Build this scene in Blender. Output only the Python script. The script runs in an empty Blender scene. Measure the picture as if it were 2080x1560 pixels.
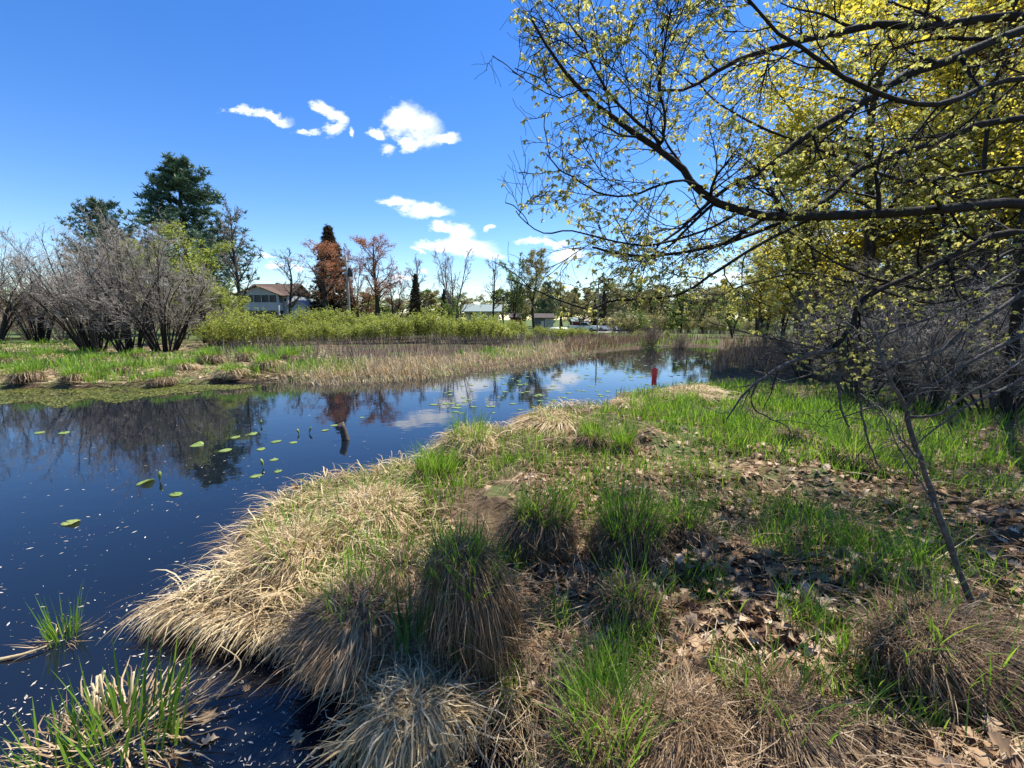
import bpy, math
import numpy as np
from mathutils import Vector

# ------------------------------------------------------------------ camera, sky, sun, exposure
SC = bpy.context.scene
COL = SC.collection
F = 873.0                      # focal length in pixels of a 2080 wide picture
PITCH = math.radians(8.79)
CAMZ = 2.1
SP, CP = math.sin(PITCH), math.cos(PITCH)
SUN_AZ, SUN_EL = math.radians(44), math.radians(60)

cam = bpy.data.cameras.new('camera'); camo = bpy.data.objects.new('camera', cam); COL.objects.link(camo)
cam.sensor_fit = 'HORIZONTAL'; cam.sensor_width = 36.0; cam.lens = 36.0 * F / 2080.0
cam.clip_start = 0.05; cam.clip_end = 3000
camo.location = (0, 0, CAMZ); camo.rotation_euler = (math.pi / 2 - PITCH, 0, 0)
SC.camera = camo

def ray(px, py):
    x = (px - 1040.0) / F; v = (780.0 - py) / F
    return np.array([x, CP + v * SP, -SP + v * CP])
def at_z(px, py, z=0.0):
    d = ray(px, py); t = (z - CAMZ) / d[2]
    return np.array([d[0] * t, d[1] * t, z])
def at_y(px, py, Y):
    d = ray(px, py); t = Y / d[1]
    return np.array([d[0] * t, Y, CAMZ + d[2] * t])

SC.view_settings.view_transform = 'Standard'
SC.view_settings.look = 'None'
SC.view_settings.exposure = 1.12
SC.view_settings.gamma = 1.0
SC.cycles.use_denoising = True
SC.cycles.max_bounces = 6
SC.cycles.transparent_max_bounces = 4
SC.cycles.diffuse_bounces = 3
SC.cycles.glossy_bounces = 3
SC.cycles.transmission_bounces = 3
SC.cycles.caustics_reflective = False
SC.cycles.caustics_refractive = False

world = bpy.data.worlds.new('World'); SC.world = world; world.use_nodes = True
wn, wl = world.node_tree.nodes, world.node_tree.links
wn.clear()
def wnode(t, **k):
    n = wn.new(t)
    for a, b in k.items(): setattr(n, a, b)
    return n
def wmath(op, a, b=None, c=None):
    n = wnode('ShaderNodeMath', operation=op)
    for i, s in enumerate((a, b, c)):
        if s is None: continue
        if isinstance(s, (int, float)): n.inputs[i].default_value = s
        else: wl.new(s, n.inputs[i])
    return n.outputs[0]
sky = wnode('ShaderNodeTexSky', sky_type='NISHITA')
sky.sun_disc = False; sky.sun_elevation = SUN_EL; sky.sun_rotation = SUN_AZ
sky.altitude = 300; sky.air_density = 1.0; sky.dust_density = 0.05; sky.ozone_density = 2.5
hs = wnode('ShaderNodeHueSaturation'); hs.inputs['Saturation'].default_value = 1.33; hs.inputs['Hue'].default_value = 0.512; hs.inputs['Value'].default_value = 1.0
wl.new(sky.outputs[0], hs.inputs['Color'])
# scattered fair weather clouds, by direction (u = x/y, v = z/y)
tc = wnode('ShaderNodeTexCoord'); sep = wnode('ShaderNodeSeparateXYZ'); wl.new(tc.outputs['Generated'], sep.inputs[0])
yy = wmath('MAXIMUM', sep.outputs[1], 0.05)
U = wmath('DIVIDE', sep.outputs[0], yy); V = wmath('DIVIDE', sep.outputs[2], yy)
cmb = wnode('ShaderNodeCombineXYZ'); wl.new(U, cmb.inputs[0]); wl.new(wmath('MULTIPLY', V, 1.6), cmb.inputs[1])
nz = wnode('ShaderNodeTexNoise'); nz.inputs['Scale'].default_value = 13; nz.inputs['Detail'].default_value = 12; nz.inputs['Roughness'].default_value = 0.68
wl.new(cmb.outputs[0], nz.inputs['Vector'])
sc2 = wnode('ShaderNodeSeparateColor'); wl.new(nz.outputs['Color'], sc2.inputs[0])
DU = wmath('MULTIPLY_ADD', sc2.outputs[0], 0.09, -0.045); DV = wmath('MULTIPLY_ADD', sc2.outputs[1], 0.06, -0.03)
U2 = wmath('ADD', U, DU); V2 = wmath('ADD', V, DV)
CL = [(495,227,36,8,-.08),(550,238,42,9,-.2),(662,226,26,13,-.5),(690,238,22,12,-.4),(676,262,30,14,.3),(627,270,20,7,0),(718,270,8,8,0),
      (818,240,42,34,0),(850,262,50,32,-.3),(905,281,30,10,0),(770,270,14,10,-.3),(783,304,20,12,-.3),(835,290,22,16,0),
      (808,413,46,12,-.15),(865,428,56,13,0),(902,461,32,11,-.1),(938,468,28,14,-.2),(885,497,52,9,0),(955,500,56,18,-.1),(1000,515,28,9,-.2),
      (848,508,16,4,-.2),(996,463,11,5,0),(1085,491,38,8,.1),(1130,493,26,6,0),(1155,517,36,12,0),(535,522,26,5,0),(560,540,20,6,0),(1350,595,36,8,0),
      (1290,605,26,6,0),(1230,598,30,8,0),(1480,560,46,10,0),(815,562,36,7,0),(860,548,12,4,0),(600,545,20,6,0),(1680,480,60,14,0),(1560,610,50,8,0)]
dens = None
for (cx, cy, rx, ry, rot) in CL:
    d = ray(cx, cy); u0, v0 = d[0] / d[1], d[2] / d[1]
    k = 1.0 / (F * d[1] ** 1.0)
    a = wmath('SUBTRACT', U2, float(u0)); b = wmath('SUBTRACT', V2, float(v0))
    cr, sr = math.cos(rot), math.sin(rot)
    p = wmath('MULTIPLY', wmath('ADD', wmath('MULTIPLY', a, cr), wmath('MULTIPLY', b, sr)), 1 / (rx * k))
    q = wmath('MULTIPLY', wmath('SUBTRACT', wmath('MULTIPLY', b, cr), wmath('MULTIPLY', a, sr)), 1 / (ry * k))
    r = wmath('ADD', wmath('MULTIPLY', p, p), wmath('MULTIPLY', q, q))
    e = wmath('MULTIPLY_ADD', r, -0.5, 1.0)
    dens = e if dens is None else wmath('MAXIMUM', dens, e)
dens = wmath('ADD', dens, wmath('MULTIPLY_ADD', nz.outputs['Fac'], 2.0, -1.0))
ss = wnode('ShaderNodeMapRange', interpolation_type='SMOOTHSTEP'); wl.new(dens, ss.inputs['Value'])
ss.inputs['From Min'].default_value = 0.22; ss.inputs['From Max'].default_value = 1.15
front = wmath('GREATER_THAN', sep.outputs[1], 0.06)
fac = wmath('MULTIPLY', wmath('MULTIPLY', ss.outputs[0], front), 0.96)
mixc = wnode('ShaderNodeMix', data_type='RGBA'); wl.new(fac, mixc.inputs['Factor'])
wl.new(hs.outputs[0], mixc.inputs['A']); mixc.inputs['B'].default_value = (7.0, 7.15, 7.5, 1)
bg = wnode('ShaderNodeBackground'); bg.inputs['Strength'].default_value = 0.097
wl.new(mixc.outputs['Result'], bg.inputs['Color'])
wo = wnode('ShaderNodeOutputWorld'); wl.new(bg.outputs[0], wo.inputs[0])

sl = bpy.data.lights.new('sun', 'SUN'); sl.energy = 4.3; sl.angle = math.radians(0.53); sl.color = (1.0, 0.95, 0.87)
so = bpy.data.objects.new('sun', sl); COL.objects.link(so)
sv = Vector((math.sin(SUN_AZ) * math.cos(SUN_EL), math.cos(SUN_AZ) * math.cos(SUN_EL), math.sin(SUN_EL)))
so.rotation_euler = (-sv).to_track_quat('-Z', 'Y').to_euler(); so.location = (20, 20, 40)

# ------------------------------------------------------------------ numpy helpers
def rs(seed): return np.random.default_rng(seed)
def _hash(ix, iy, s):
    n = (ix.astype(np.int64) * 374761393 + iy.astype(np.int64) * 668265263 + s * 1442695041) & 0x7fffffff
    n = ((n ^ (n >> 13)) * 1274126177) & 0x7fffffff
    return ((n ^ (n >> 16)) & 0xffff) / 65535.0
def vnoise(x, y, s=0):
    x = np.asarray(x, float); y = np.asarray(y, float)
    ix, iy = np.floor(x), np.floor(y); fx, fy = x - ix, y - iy
    fx = fx * fx * (3 - 2 * fx); fy = fy * fy * (3 - 2 * fy)
    a, b = _hash(ix, iy, s), _hash(ix + 1, iy, s); c, d = _hash(ix, iy + 1, s), _hash(ix + 1, iy + 1, s)
    return (a * (1 - fx) + b * fx) * (1 - fy) + (c * (1 - fx) + d * fx) * fy
def fbm(x, y, s=0, o=3):
    t = 0; a = 0.5
    for i in range(o): t = t + a * vnoise(x * 2 ** i, y * 2 ** i, s + i); a *= 0.5
    return t / (1 - 0.5 ** o)
def sstep(a, b, x):
    t = np.clip((x - a) / (b - a), 0, 1); return t * t * (3 - 2 * t)

def mesh_np(name, V, faces, var=None, smooth=True, mats=(), fmat=None):
    """V (N,3); faces: list of int arrays (n,k)"""
    me = bpy.data.meshes.new(name)
    V = np.ascontiguousarray(V, dtype=np.float32)
    faces = [np.asarray(f) for f in faces if len(f)]
    idx = np.concatenate([f.ravel() for f in faces]).astype(np.int32)
    tot = np.concatenate([np.full(len(f), f.shape[1]) for f in faces])
    start = np.concatenate([[0], np.cumsum(tot)[:-1]]).astype(np.int32)
    me.vertices.add(len(V)); me.vertices.foreach_set('co', V.ravel())
    me.loops.add(len(idx)); me.loops.foreach_set('vertex_index', idx)
    me.polygons.add(len(start)); me.polygons.foreach_set('loop_start', start)
    if smooth: me.polygons.foreach_set('use_smooth', np.ones(len(start), dtype=bool))
    for m in mats: me.materials.append(m)
    if fmat is not None: me.polygons.foreach_set('material_index', np.asarray(fmat, dtype=np.int32))
    if var is not None:
        at = me.attributes.new('var', 'FLOAT', 'POINT'); at.data.foreach_set('value', np.asarray(var, dtype=np.float32))
    me.update(calc_edges=True)
    return me
def cat(parts):
    """parts: list of (V, F(n,k), var) -> one (V, [F...], var)"""
    Vs, Fs, vs, o = [], [], [], 0
    for V, Fc, v in parts:
        if len(V) == 0: continue
        Vs.append(V); vs.append(v)
        for f in (Fc if isinstance(Fc, list) else [Fc]): Fs.append(f + o)
        o += len(V)
    return np.concatenate(Vs), Fs, np.concatenate(vs)
STUFF = {'twigs','foliage','bare_twigs','dead_skirt','green_blades','leaves','dead_stalks','straw_fringe','branches','stems'}
def link(name, me, parent=None, loc=None, mat=None):
    o = bpy.data.objects.new(name, me); COL.objects.link(o)
    if name in STUFF and parent is not None: o['kind'] = 'stuff'
    if parent is not None: o.parent = parent
    if loc is not None: o.location = loc
    if mat is not None and me is not None and not me.materials: me.materials.append(mat)
    return o
def tag(o, label=None, cat_=None, group=None, kind=None):
    if label: o['label'] = label
    if cat_: o['category'] = cat_
    if group: o['group'] = group
    if kind: o['kind'] = kind
    return o
def empty(name, loc, label=None, cat_=None, group=None, rz=0.0):
    o = bpy.data.objects.new(name, None); COL.objects.link(o); o.location = loc; o.rotation_euler.z = rz
    o.empty_display_size = 0.1
    return tag(o, label, cat_, group)

def tubes(P, R, k=3, rng=None, v=None):
    """P (M,S,3) polylines, R (M,S) radii -> V,F,var"""
    M, S, _ = P.shape
    T = np.gradient(P, axis=1); T /= np.linalg.norm(T, axis=2, keepdims=True) + 1e-9
    ref = np.where(np.abs(T.mean(1)[:, 2:3]) > 0.8, np.array([[1.0, 0, 0]]), np.array([[0, 0, 1.0]]))[:, None, :]
    n1 = np.cross(T, np.broadcast_to(ref, T.shape)); n1 /= np.linalg.norm(n1, axis=2, keepdims=True) + 1e-9
    n2 = np.cross(T, n1)
    a = np.arange(k) / k * 2 * np.pi
    V = P[:, :, None, :] + R[:, :, None, None] * (np.cos(a)[None, None, :, None] * n1[:, :, None, :] + np.sin(a)[None, None, :, None] * n2[:, :, None, :])
    base = (np.arange(M) * S * k)[:, None, None] + (np.arange(S - 1) * k)[None, :, None]
    j = np.arange(k); jn = (j + 1) % k
    Q = np.stack([base + j, base + jn, base + k + jn, base + k + j], axis=-1).reshape(-1, 4)
    var = np.repeat(np.random.default_rng(M + S).random(M) if v is None else v, S * k)
    return V.reshape(-1, 3), Q, var

def grow(rng, P, R, n, t0, t1, ang, length, S=5, noise=0.15, trop=(0, 0, 0.0), rf=0.6, tip=0.25, lvar=0.35, rel=True, tap=0.5, rmin=0.0):
    """children branches of the polylines P,R; length is a factor of the parent's (rel) or metres"""
    M, S0, _ = P.shape
    seg = np.linalg.norm(np.diff(P, axis=1), axis=2); plen = seg.sum(1)
    t = (t0 + (t1 - t0) * ((np.arange(n)[None, :] + rng.random((M, n))) / n))
    f = t * (S0 - 1); i = np.clip(np.floor(f).astype(int), 0, S0 - 2); w = (f - i)[..., None]
    m = np.arange(M)[:, None]
    pos = P[m, i] * (1 - w) + P[m, i + 1] * w
    tan = P[m, i + 1] - P[m, i]; tan /= np.linalg.norm(tan, axis=2, keepdims=True) + 1e-9
    rad = R[m, i] * (1 - w[..., 0]) + R[m, i + 1] * w[..., 0]
    rnd = rng.normal(size=tan.shape); perp = rnd - (rnd * tan).sum(2, keepdims=True) * tan
    perp /= np.linalg.norm(perp, axis=2, keepdims=True) + 1e-9
    A = np.radians(ang) * (1 + 0.3 * rng.normal(size=t.shape)); A = np.clip(A, 0.1, 1.9)[..., None]
    d = tan * np.cos(A) + perp * np.sin(A)
    L = (plen[:, None] if rel else 1.0) * length * (1 - tap * t) * (1 + lvar * (rng.random(t.shape) * 2 - 1))
    N = M * n
    d = d.reshape(N, 3); L = L.reshape(N); p = pos.reshape(N, 3).copy()
    out = np.empty((N, S, 3)); out[:, 0] = p
    tr = np.array(trop, float)
    for s in range(1, S):
        d = d + noise * rng.normal(size=(N, 3)) + tr
        d /= np.linalg.norm(d, axis=1, keepdims=True)
        p = p + d * (L / (S - 1))[:, None]; out[:, s] = p
    r0 = np.maximum(rad.reshape(N) * rf, rmin)
    RR = r0[:, None] * (1 - (1 - tip) * np.linspace(0, 1, S)[None, :])
    return out, RR

def smooth_path(pts, S):
    pts = np.asarray(pts, float); n = len(pts)
    t = np.linspace(0, n - 1, S); i = np.clip(np.floor(t).astype(int), 0, n - 2); f = (t - i)[:, None]
    p0 = pts[np.clip(i - 1, 0, n - 1)]; p1 = pts[i]; p2 = pts[i + 1]; p3 = pts[np.clip(i + 2, 0, n - 1)]
    return 0.5 * (2 * p1 + (p2 - p0) * f + (2 * p0 - 5 * p1 + 4 * p2 - p3) * f ** 2 + (3 * p1 - p0 - 3 * p2 + p3) * f ** 3)

def blades(rng, root, az, L, th0, th1, w, S=5, pw=1.0, floor=None, var=None, flop=0.0):
    N = len(root)
    az, L, th0, th1, w = [np.broadcast_to(np.asarray(a, float), (N,)) for a in (az, L, th0, th1, w)]
    s = np.linspace(0, 1, S)
    th = th0[:, None] + (th1 - th0)[:, None] * s[None, :] ** pw
    thm = 0.5 * (th[:, 1:] + th[:, :-1]); ds = (L / (S - 1))[:, None]
    azz = az[:, None] + np.cumsum(rng.normal(size=(N, S - 1)) * flop, axis=1)
    r = np.zeros((N, S, 3))
    r[:, 1:, 0] = np.cumsum(np.sin(thm) * ds * np.cos(azz), 1); r[:, 1:, 1] = np.cumsum(np.sin(thm) * ds * np.sin(azz), 1)
    r[:, 1:, 2] = np.cumsum(np.cos(thm) * ds, 1)
    P = root[:, None, :] + r
    if floor is not None:
        fl = np.asarray(floor)
        P[:, :, 2] = np.maximum(P[:, :, 2], (fl if fl.ndim == 2 else fl[:, None] if fl.ndim == 1 else fl) + rng.random((N, 1)) * 0.03)
    tw = rng.normal(size=N) * 0.5
    wd = np.stack([-np.sin(az + tw), np.cos(az + tw), 0.35 * rng.normal(size=N)], 1)
    prof = np.interp(s, [0, .3, .65, 1], [0.7, 1.0, 0.8, 0.06])
    h = 0.5 * w[:, None] * prof[None, :]
    V = np.stack([P - wd[:, None, :] * h[..., None], P + wd[:, None, :] * h[..., None]], axis=2)
    base = (np.arange(N) * S * 2)[:, None] + (np.arange(S - 1) * 2)[None, :]
    Q = np.stack([base, base + 1, base + 3, base + 2], -1).reshape(-1, 4)
    v = rng.random(N) if var is None else var
    return V.reshape(-1, 3), Q, np.repeat(v, S * 2)

def rotmats(rng, N, tilt=0.4, yaw=None):
    y = rng.random(N) * 2 * np.pi if yaw is None else yaw
    a = rng.normal(size=N) * tilt; b = rng.normal(size=N) * tilt
    cy, sy, ca, sa, cb, sb = np.cos(y), np.sin(y), np.cos(a), np.sin(a), np.cos(b), np.sin(b)
    Z, O = np.zeros(N), np.ones(N)
    Rz = np.stack([np.stack([cy, -sy, Z], 1), np.stack([sy, cy, Z], 1), np.stack([Z, Z, O], 1)], 1)
    Rx = np.stack([np.stack([O, Z, Z], 1), np.stack([Z, ca, -sa], 1), np.stack([Z, sa, ca], 1)], 1)
    Ry = np.stack([np.stack([cb, Z, sb], 1), np.stack([Z, O, Z], 1), np.stack([-sb, Z, cb], 1)], 1)
    return Rz @ Rx @ Ry
def randrot(rng, N):
    q = rng.normal(size=(N, 4)); q /= np.linalg.norm(q, axis=1, keepdims=True)
    w, x, y, z = q.T
    return np.stack([np.stack([1 - 2 * (y * y + z * z), 2 * (x * y - z * w), 2 * (x * z + y * w)], 1),
                     np.stack([2 * (x * y + z * w), 1 - 2 * (x * x + z * z), 2 * (y * z - x * w)], 1),
                     np.stack([2 * (x * z - y * w), 2 * (y * z + x * w), 1 - 2 * (x * x + y * y)], 1)], 1)
def scatter(T, pos, Rm, sc, var=None, rng=None):
    V0, F0 = T; N, K = len(pos), len(V0)
    V = np.einsum('nij,kj->nki', Rm, V0) * np.broadcast_to(np.asarray(sc, float), (N,))[:, None, None] + pos[:, None, :]
    Fs = []
    for f in (F0 if isinstance(F0, list) else [F0]):
        Fs.append((f[None, :, :] + (np.arange(N) * K)[:, None, None]).reshape(-1, f.shape[1]))
    v = (rng or rs(N)).random(N) if var is None else var
    return V.reshape(-1, 3), Fs, np.repeat(v, K)

# templates -----------------------------------------------------------------
def leaf_lobed(curl=0.25, fold=0.25, lobes=True):
    t = np.array([0, .14, .28, .4, .53, .66, .8, .91, 1.0])
    w = np.array([.02, .07, .30, .13, .42, .18, .34, .14, 0.01]) if lobes else np.array([.02, .12, .22, .29, .31, .28, .2, .1, .005])
    V = []
    for a, b in zip(t, w):
        z = -curl * (a - .4) ** 2
        V += [(a, b, z + fold * b), (a, 0, z), (a, -b, z + fold * b)]
    Fq = []
    for i in range(len(t) - 1):
        o = i * 3; Fq += [(o, o + 1, o + 4, o + 3), (o + 1, o + 2, o + 5, o + 4)]
    return np.array(V), np.array(Fq)
LEAF_DIAMOND = (np.array([[0, 0, 0], [.5, .28, .06], [1, 0, 0], [.5, -.28, .06]], float), np.array([[0, 1, 2, 3]]))

# ------------------------------------------------------------------ materials
def new_mat(name):
    m = bpy.data.materials.new(name); m.use_nodes = True
    m.node_tree.nodes.clear(); return m, m.node_tree.nodes, m.node_tree.links
def mat_var(name, ramp, transl=0.0, rough=0.6, spec=0.25, tcol=None, noise=0.0, nscale=8.0):
    m, n, l = new_mat(name)
    out = n.new('ShaderNodeOutputMaterial'); at = n.new('ShaderNodeAttribute'); at.attribute_name = 'var'
    cr = n.new('ShaderNodeValToRGB'); e = cr.color_ramp.elements
    while len(e) < len(ramp): e.new(0.5)
    for el, (p, c) in zip(e, ramp): el.position = p; el.color = (*c, 1)
    fac = at.outputs['Fac']
    if noise:
        tcn = n.new('ShaderNodeTexCoord'); nn = n.new('ShaderNodeTexNoise'); nn.inputs['Scale'].default_value = nscale; nn.inputs['Detail'].default_value = 4
        l.new(tcn.outputs['Object'], nn.inputs['Vector'])
        ma = n.new('ShaderNodeMath'); ma.operation = 'MULTIPLY_ADD'; l.new(nn.outputs['Fac'], ma.inputs[0]); ma.inputs[1].default_value = noise
        mb = n.new('ShaderNodeMath'); mb.operation = 'ADD'; l.new(fac, mb.inputs[0]); mb.inputs[1].default_value = -noise * 0.5
        l.new(mb.outputs[0], ma.inputs[2]); fac = ma.outputs[0]
    l.new(fac, cr.inputs[0])
    b = n.new('ShaderNodeBsdfPrincipled'); b.inputs['Roughness'].default_value = rough
    if noise:
        bp = n.new('ShaderNodeBump'); bp.inputs['Strength'].default_value = .7; bp.inputs['Distance'].default_value = .012; nn.inputs['Detail'].default_value = 8; l.new(nn.outputs['Fac'], bp.inputs['Height']); l.new(bp.outputs[0], b.inputs['Normal'])
    b.inputs['Specular IOR Level'].default_value = spec
    l.new(cr.outputs[0], b.inputs['Base Color'])
    if transl:
        tr = n.new('ShaderNodeBsdfTranslucent'); mx = n.new('ShaderNodeMixShader'); mx.inputs[0].default_value = transl
        if tcol:
            mc = n.new('ShaderNodeMix'); mc.data_type = 'RGBA'; mc.blend_type = 'MULTIPLY'; mc.inputs['Factor'].default_value = 1
            l.new(cr.outputs[0], mc.inputs['A']); mc.inputs['B'].default_value = (*tcol, 1); l.new(mc.outputs['Result'], tr.inputs[0])
        else: l.new(cr.outputs[0], tr.inputs[0])
        l.new(b.outputs[0], mx.inputs[1]); l.new(tr.outputs[0], mx.inputs[2]); l.new(mx.outputs[0], out.inputs[0])
    else: l.new(b.outputs[0], out.inputs[0])
    return m
def mat_plain(name, col, rough=0.6, spec=0.3, nvar=0.15, nscale=6.0, metal=0.0, bump=0.0):
    m, n, l = new_mat(name)
    out = n.new('ShaderNodeOutputMaterial'); b = n.new('ShaderNodeBsdfPrincipled')
    b.inputs['Roughness'].default_value = rough; b.inputs['Specular IOR Level'].default_value = spec; b.inputs['Metallic'].default_value = metal
    tcn = n.new('ShaderNodeTexCoord'); nn = n.new('ShaderNodeTexNoise'); nn.inputs['Scale'].default_value = nscale; nn.inputs['Detail'].default_value = 6
    l.new(tcn.outputs['Object'], nn.inputs['Vector'])
    cr = n.new('ShaderNodeValToRGB'); e = cr.color_ramp.elements
    e[0].position = .3; e[1].position = .7
    e[0].color = (*[c * (1 - nvar) for c in col], 1); e[1].color = (*[min(1, c * (1 + nvar)) for c in col], 1)
    l.new(nn.outputs['Fac'], cr.inputs[0]); l.new(cr.outputs[0], b.inputs['Base Color'])
    if bump:
        bp = n.new('ShaderNodeBump'); bp.inputs['Strength'].default_value = bump; bp.inputs['Distance'].default_value = 0.02
        l.new(nn.outputs['Fac'], bp.inputs['Height']); l.new(bp.outputs[0], b.inputs['Normal'])
    l.new(b.outputs[0], out.inputs[0]); return m

M = {}
M['straw'] = mat_var('pale_straw', [(0, (.26, .17, .08)), (.3, (.50, .37, .19)), (.7, (.68, .54, .31)), (1, (.80, .69, .46))], .3, .55)
M['thatch'] = mat_var('dead_thatch', [(0, (.10, .065, .038)), (.5, (.32, .215, .115)), (.85, (.50, .37, .22)), (1, (.64, .52, .35))], .2, .6)
M['skirt'] = mat_var('brown_sedge', [(0, (.08, .048, .025)), (.5, (.24, .15, .075)), (.85, (.38, .26, .145)), (1, (.54, .42, .26))], .15, .55)
M['green'] = mat_var('green_blade', [(0, (.065, .145, .018)), (.5, (.15, .29, .03)), (1, (.28, .43, .06))], .5, .45, .35, (1.25, 1.2, .8))
M['dgreen'] = mat_var('deep_green_blade', [(0, (.02, .065, .02)), (.6, (.05, .13, .03)), (1, (.11, .22, .045))], .3, .4, .4)
M['litter'] = mat_var('dead_oak_leaf', [(0, (.13, .065, .035)), (.4, (.31, .185, .09)), (.8, (.50, .34, .19)), (1, (.64, .50, .34))], .2, .6, .25)
M['oakleaf'] = mat_var('young_oak_leaf', [(0, (.26, .28, .09)), (.5, (.44, .45, .16)), (1, (.62, .58, .26))], .6, .45, .3, (1.15, 1.12, .75))
M['woodleaf'] = mat_var('young_maple_leaf', [(0, (.34, .33, .06)), (.5, (.54, .50, .10)), (1, (.70, .64, .16))], .6, .5, .2, (1.2, 1.1, .6))
M['bark'] = mat_var('dark_bark', [(0, (.014, .012, .010)), (.5, (.032, .027, .023)), (1, (.075, .066, .057))], 0, .85, .15, noise=1.3, nscale=24)
M['greybark'] = mat_var('grey_bark', [(0, (.03, .027, .023)), (.5, (.07, .062, .055)), (1, (.17, .155, .14))], 0, .8, .2, noise=1.3, nscale=34)
M['twig'] = mat_var('grey_twig', [(0, (.19, .16, .125)), (.5, (.39, .335, .275)), (1, (.60, .54, .46))], 0, .7, .2)
M['brush'] = mat_var('brown_brush_stem', [(0, (.11, .078, .06)), (.5, (.23, .17, .13)), (1, (.38, .30, .235))], 0, .7, .2)
M['willow'] = mat_var('new_willow_leaf', [(0, (.18, .22, .05)), (.5, (.35, .40, .09)), (1, (.54, .56, .16))], .5, .5, .2, (1.1, 1.1, .7))
M['paleleaf'] = mat_var('pale_spring_leaf', [(0, (.19, .17, .065)), (.5, (.34, .30, .11)), (1, (.48, .42, .19))], .4, .5, .2)
M['greenleaf'] = mat_var('fresh_green_leaf', [(0, (.09, .14, .025)), (.5, (.19, .27, .045)), (1, (.32, .40, .08))], .45, .5, .2)
M['redbud'] = mat_var('red_maple_bud', [(0, (.30, .10, .05)), (.5, (.46, .19, .09)), (1, (.56, .30, .15))], .35, .6, .2)
M['pinkbud'] = mat_var('pink_maple_bud', [(0, (.24, .06, .06)), (.5, (.42, .14, .12)), (1, (.5, .25, .18))], .35, .6, .2)
M['needle'] = mat_var('pine_needle', [(0, (.045, .085, .055)), (.5, (.10, .165, .10)), (1, (.20, .28, .17))], .15, .5, .3)
M['spruce'] = mat_var('spruce_needle', [(0, (.045, .036, .02)), (.5, (.09, .07, .038)), (1, (.15, .115, .065))], .1, .6, .25)
M['pad'] = mat_var('lily_pad', [(0, (.13, .20, .04)), (.5, (.24, .34, .07)), (1, (.42, .44, .13))], .2, .3, .5, noise=.5, nscale=9)
M['fleck'] = mat_var('floating_fleck', [(0, (.16, .12, .08)), (.5, (.40, .34, .26)), (1, (.62, .58, .50))], 0, .6, .3)
M['soil'] = mat_plain('wet_peat', (.035, .025, .017), .8, .3, .5, 12, bump=.6)
M['wood'] = mat_plain('weathered_wood', (.10, .08, .062), .8, .2, .6, 18, bump=.5)

def ground_mat():
    m, n, l = new_mat('marsh_ground')
    out = n.new('ShaderNodeOutputMaterial'); b = n.new('ShaderNodeBsdfPrincipled'); b.inputs['Roughness'].default_value = .9
    b.inputs['Specular IOR Level'].default_value = .15
    tcn = n.new('ShaderNodeTexCoord')
    def nz(s, d=6):
        x = n.new('ShaderNodeTexNoise'); x.inputs['Scale'].default_value = s; x.inputs['Detail'].default_value = d; x.inputs['Roughness'].default_value = .65
        l.new(tcn.outputs['Object'], x.inputs['Vector']); return x
    a = nz(9, 8); c = nz(.6, 4); g = nz(.12, 5)
    cr = n.new('ShaderNodeValToRGB'); e = cr.color_ramp.elements; e[0].position = .28; e[1].position = .75
    e[0].color = (.03, .02, .013, 1); e[1].color = (.21, .15, .085, 1)
    x = e.new(.5); x.color = (.09, .062, .036, 1)
    l.new(a.outputs['Fac'], cr.inputs[0])
    cg = n.new('ShaderNodeValToRGB'); cg.color_ramp.elements[0].color = (.05, .085, .02, 1); cg.color_ramp.elements[1].color = (.13, .16, .05, 1)
    l.new(a.outputs['Fac'], cg.inputs[0])
    r2 = n.new('ShaderNodeMapRange'); r2.inputs['From Min'].default_value = .5; r2.inputs['From Max'].default_value = .62; l.new(c.outputs['Fac'], r2.inputs[0])
    va = n.new('ShaderNodeAttribute'); va.attribute_name = 'var'; mxx = n.new('ShaderNodeMath'); mxx.operation = 'MAXIMUM'; l.new(r2.outputs[0], mxx.inputs[0]); l.new(va.outputs['Fac'], mxx.inputs[1])
    mx = n.new('ShaderNodeMix'); mx.data_type = 'RGBA'; l.new(mxx.outputs[0], mx.inputs['Factor']); l.new(cr.outputs[0], mx.inputs['A']); l.new(cg.outputs[0], mx.inputs['B'])
    l.new(mx.outputs['Result'], b.inputs['Base Color'])
    bp = n.new('ShaderNodeBump'); bp.inputs['Strength'].default_value = .8; bp.inputs['Distance'].default_value = .04
    l.new(a.outputs['Fac'], bp.inputs['Height']); l.new(bp.outputs[0], b.inputs['Normal'])
    l.new(b.outputs[0], out.inputs[0]); return m
def water_mat():
    m, n, l = new_mat('pond_water')
    out = n.new('ShaderNodeOutputMaterial'); b = n.new('ShaderNodeBsdfPrincipled')
    b.inputs['Base Color'].default_value = (.006, .009, .014, 1); b.inputs['Roughness'].default_value = .015; b.inputs['IOR'].default_value = 1.47
    tcn = n.new('ShaderNodeTexCoord'); mp = n.new('ShaderNodeMapping'); mp.inputs['Scale'].default_value = (1, 1.6, 1); l.new(tcn.outputs['Object'], mp.inputs[0])
    a = n.new('ShaderNodeTexNoise'); a.inputs['Scale'].default_value = 2.2; a.inputs['Detail'].default_value = 3; l.new(mp.outputs[0], a.inputs['Vector'])
    bp = n.new('ShaderNodeBump'); bp.inputs['Strength'].default_value = .05; bp.inputs['Distance'].default_value = .03
    l.new(a.outputs['Fac'], bp.inputs['Height']); l.new(bp.outputs[0], b.inputs['Normal'])
    l.new(b.outputs[0], out.inputs[0]); return m

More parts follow.
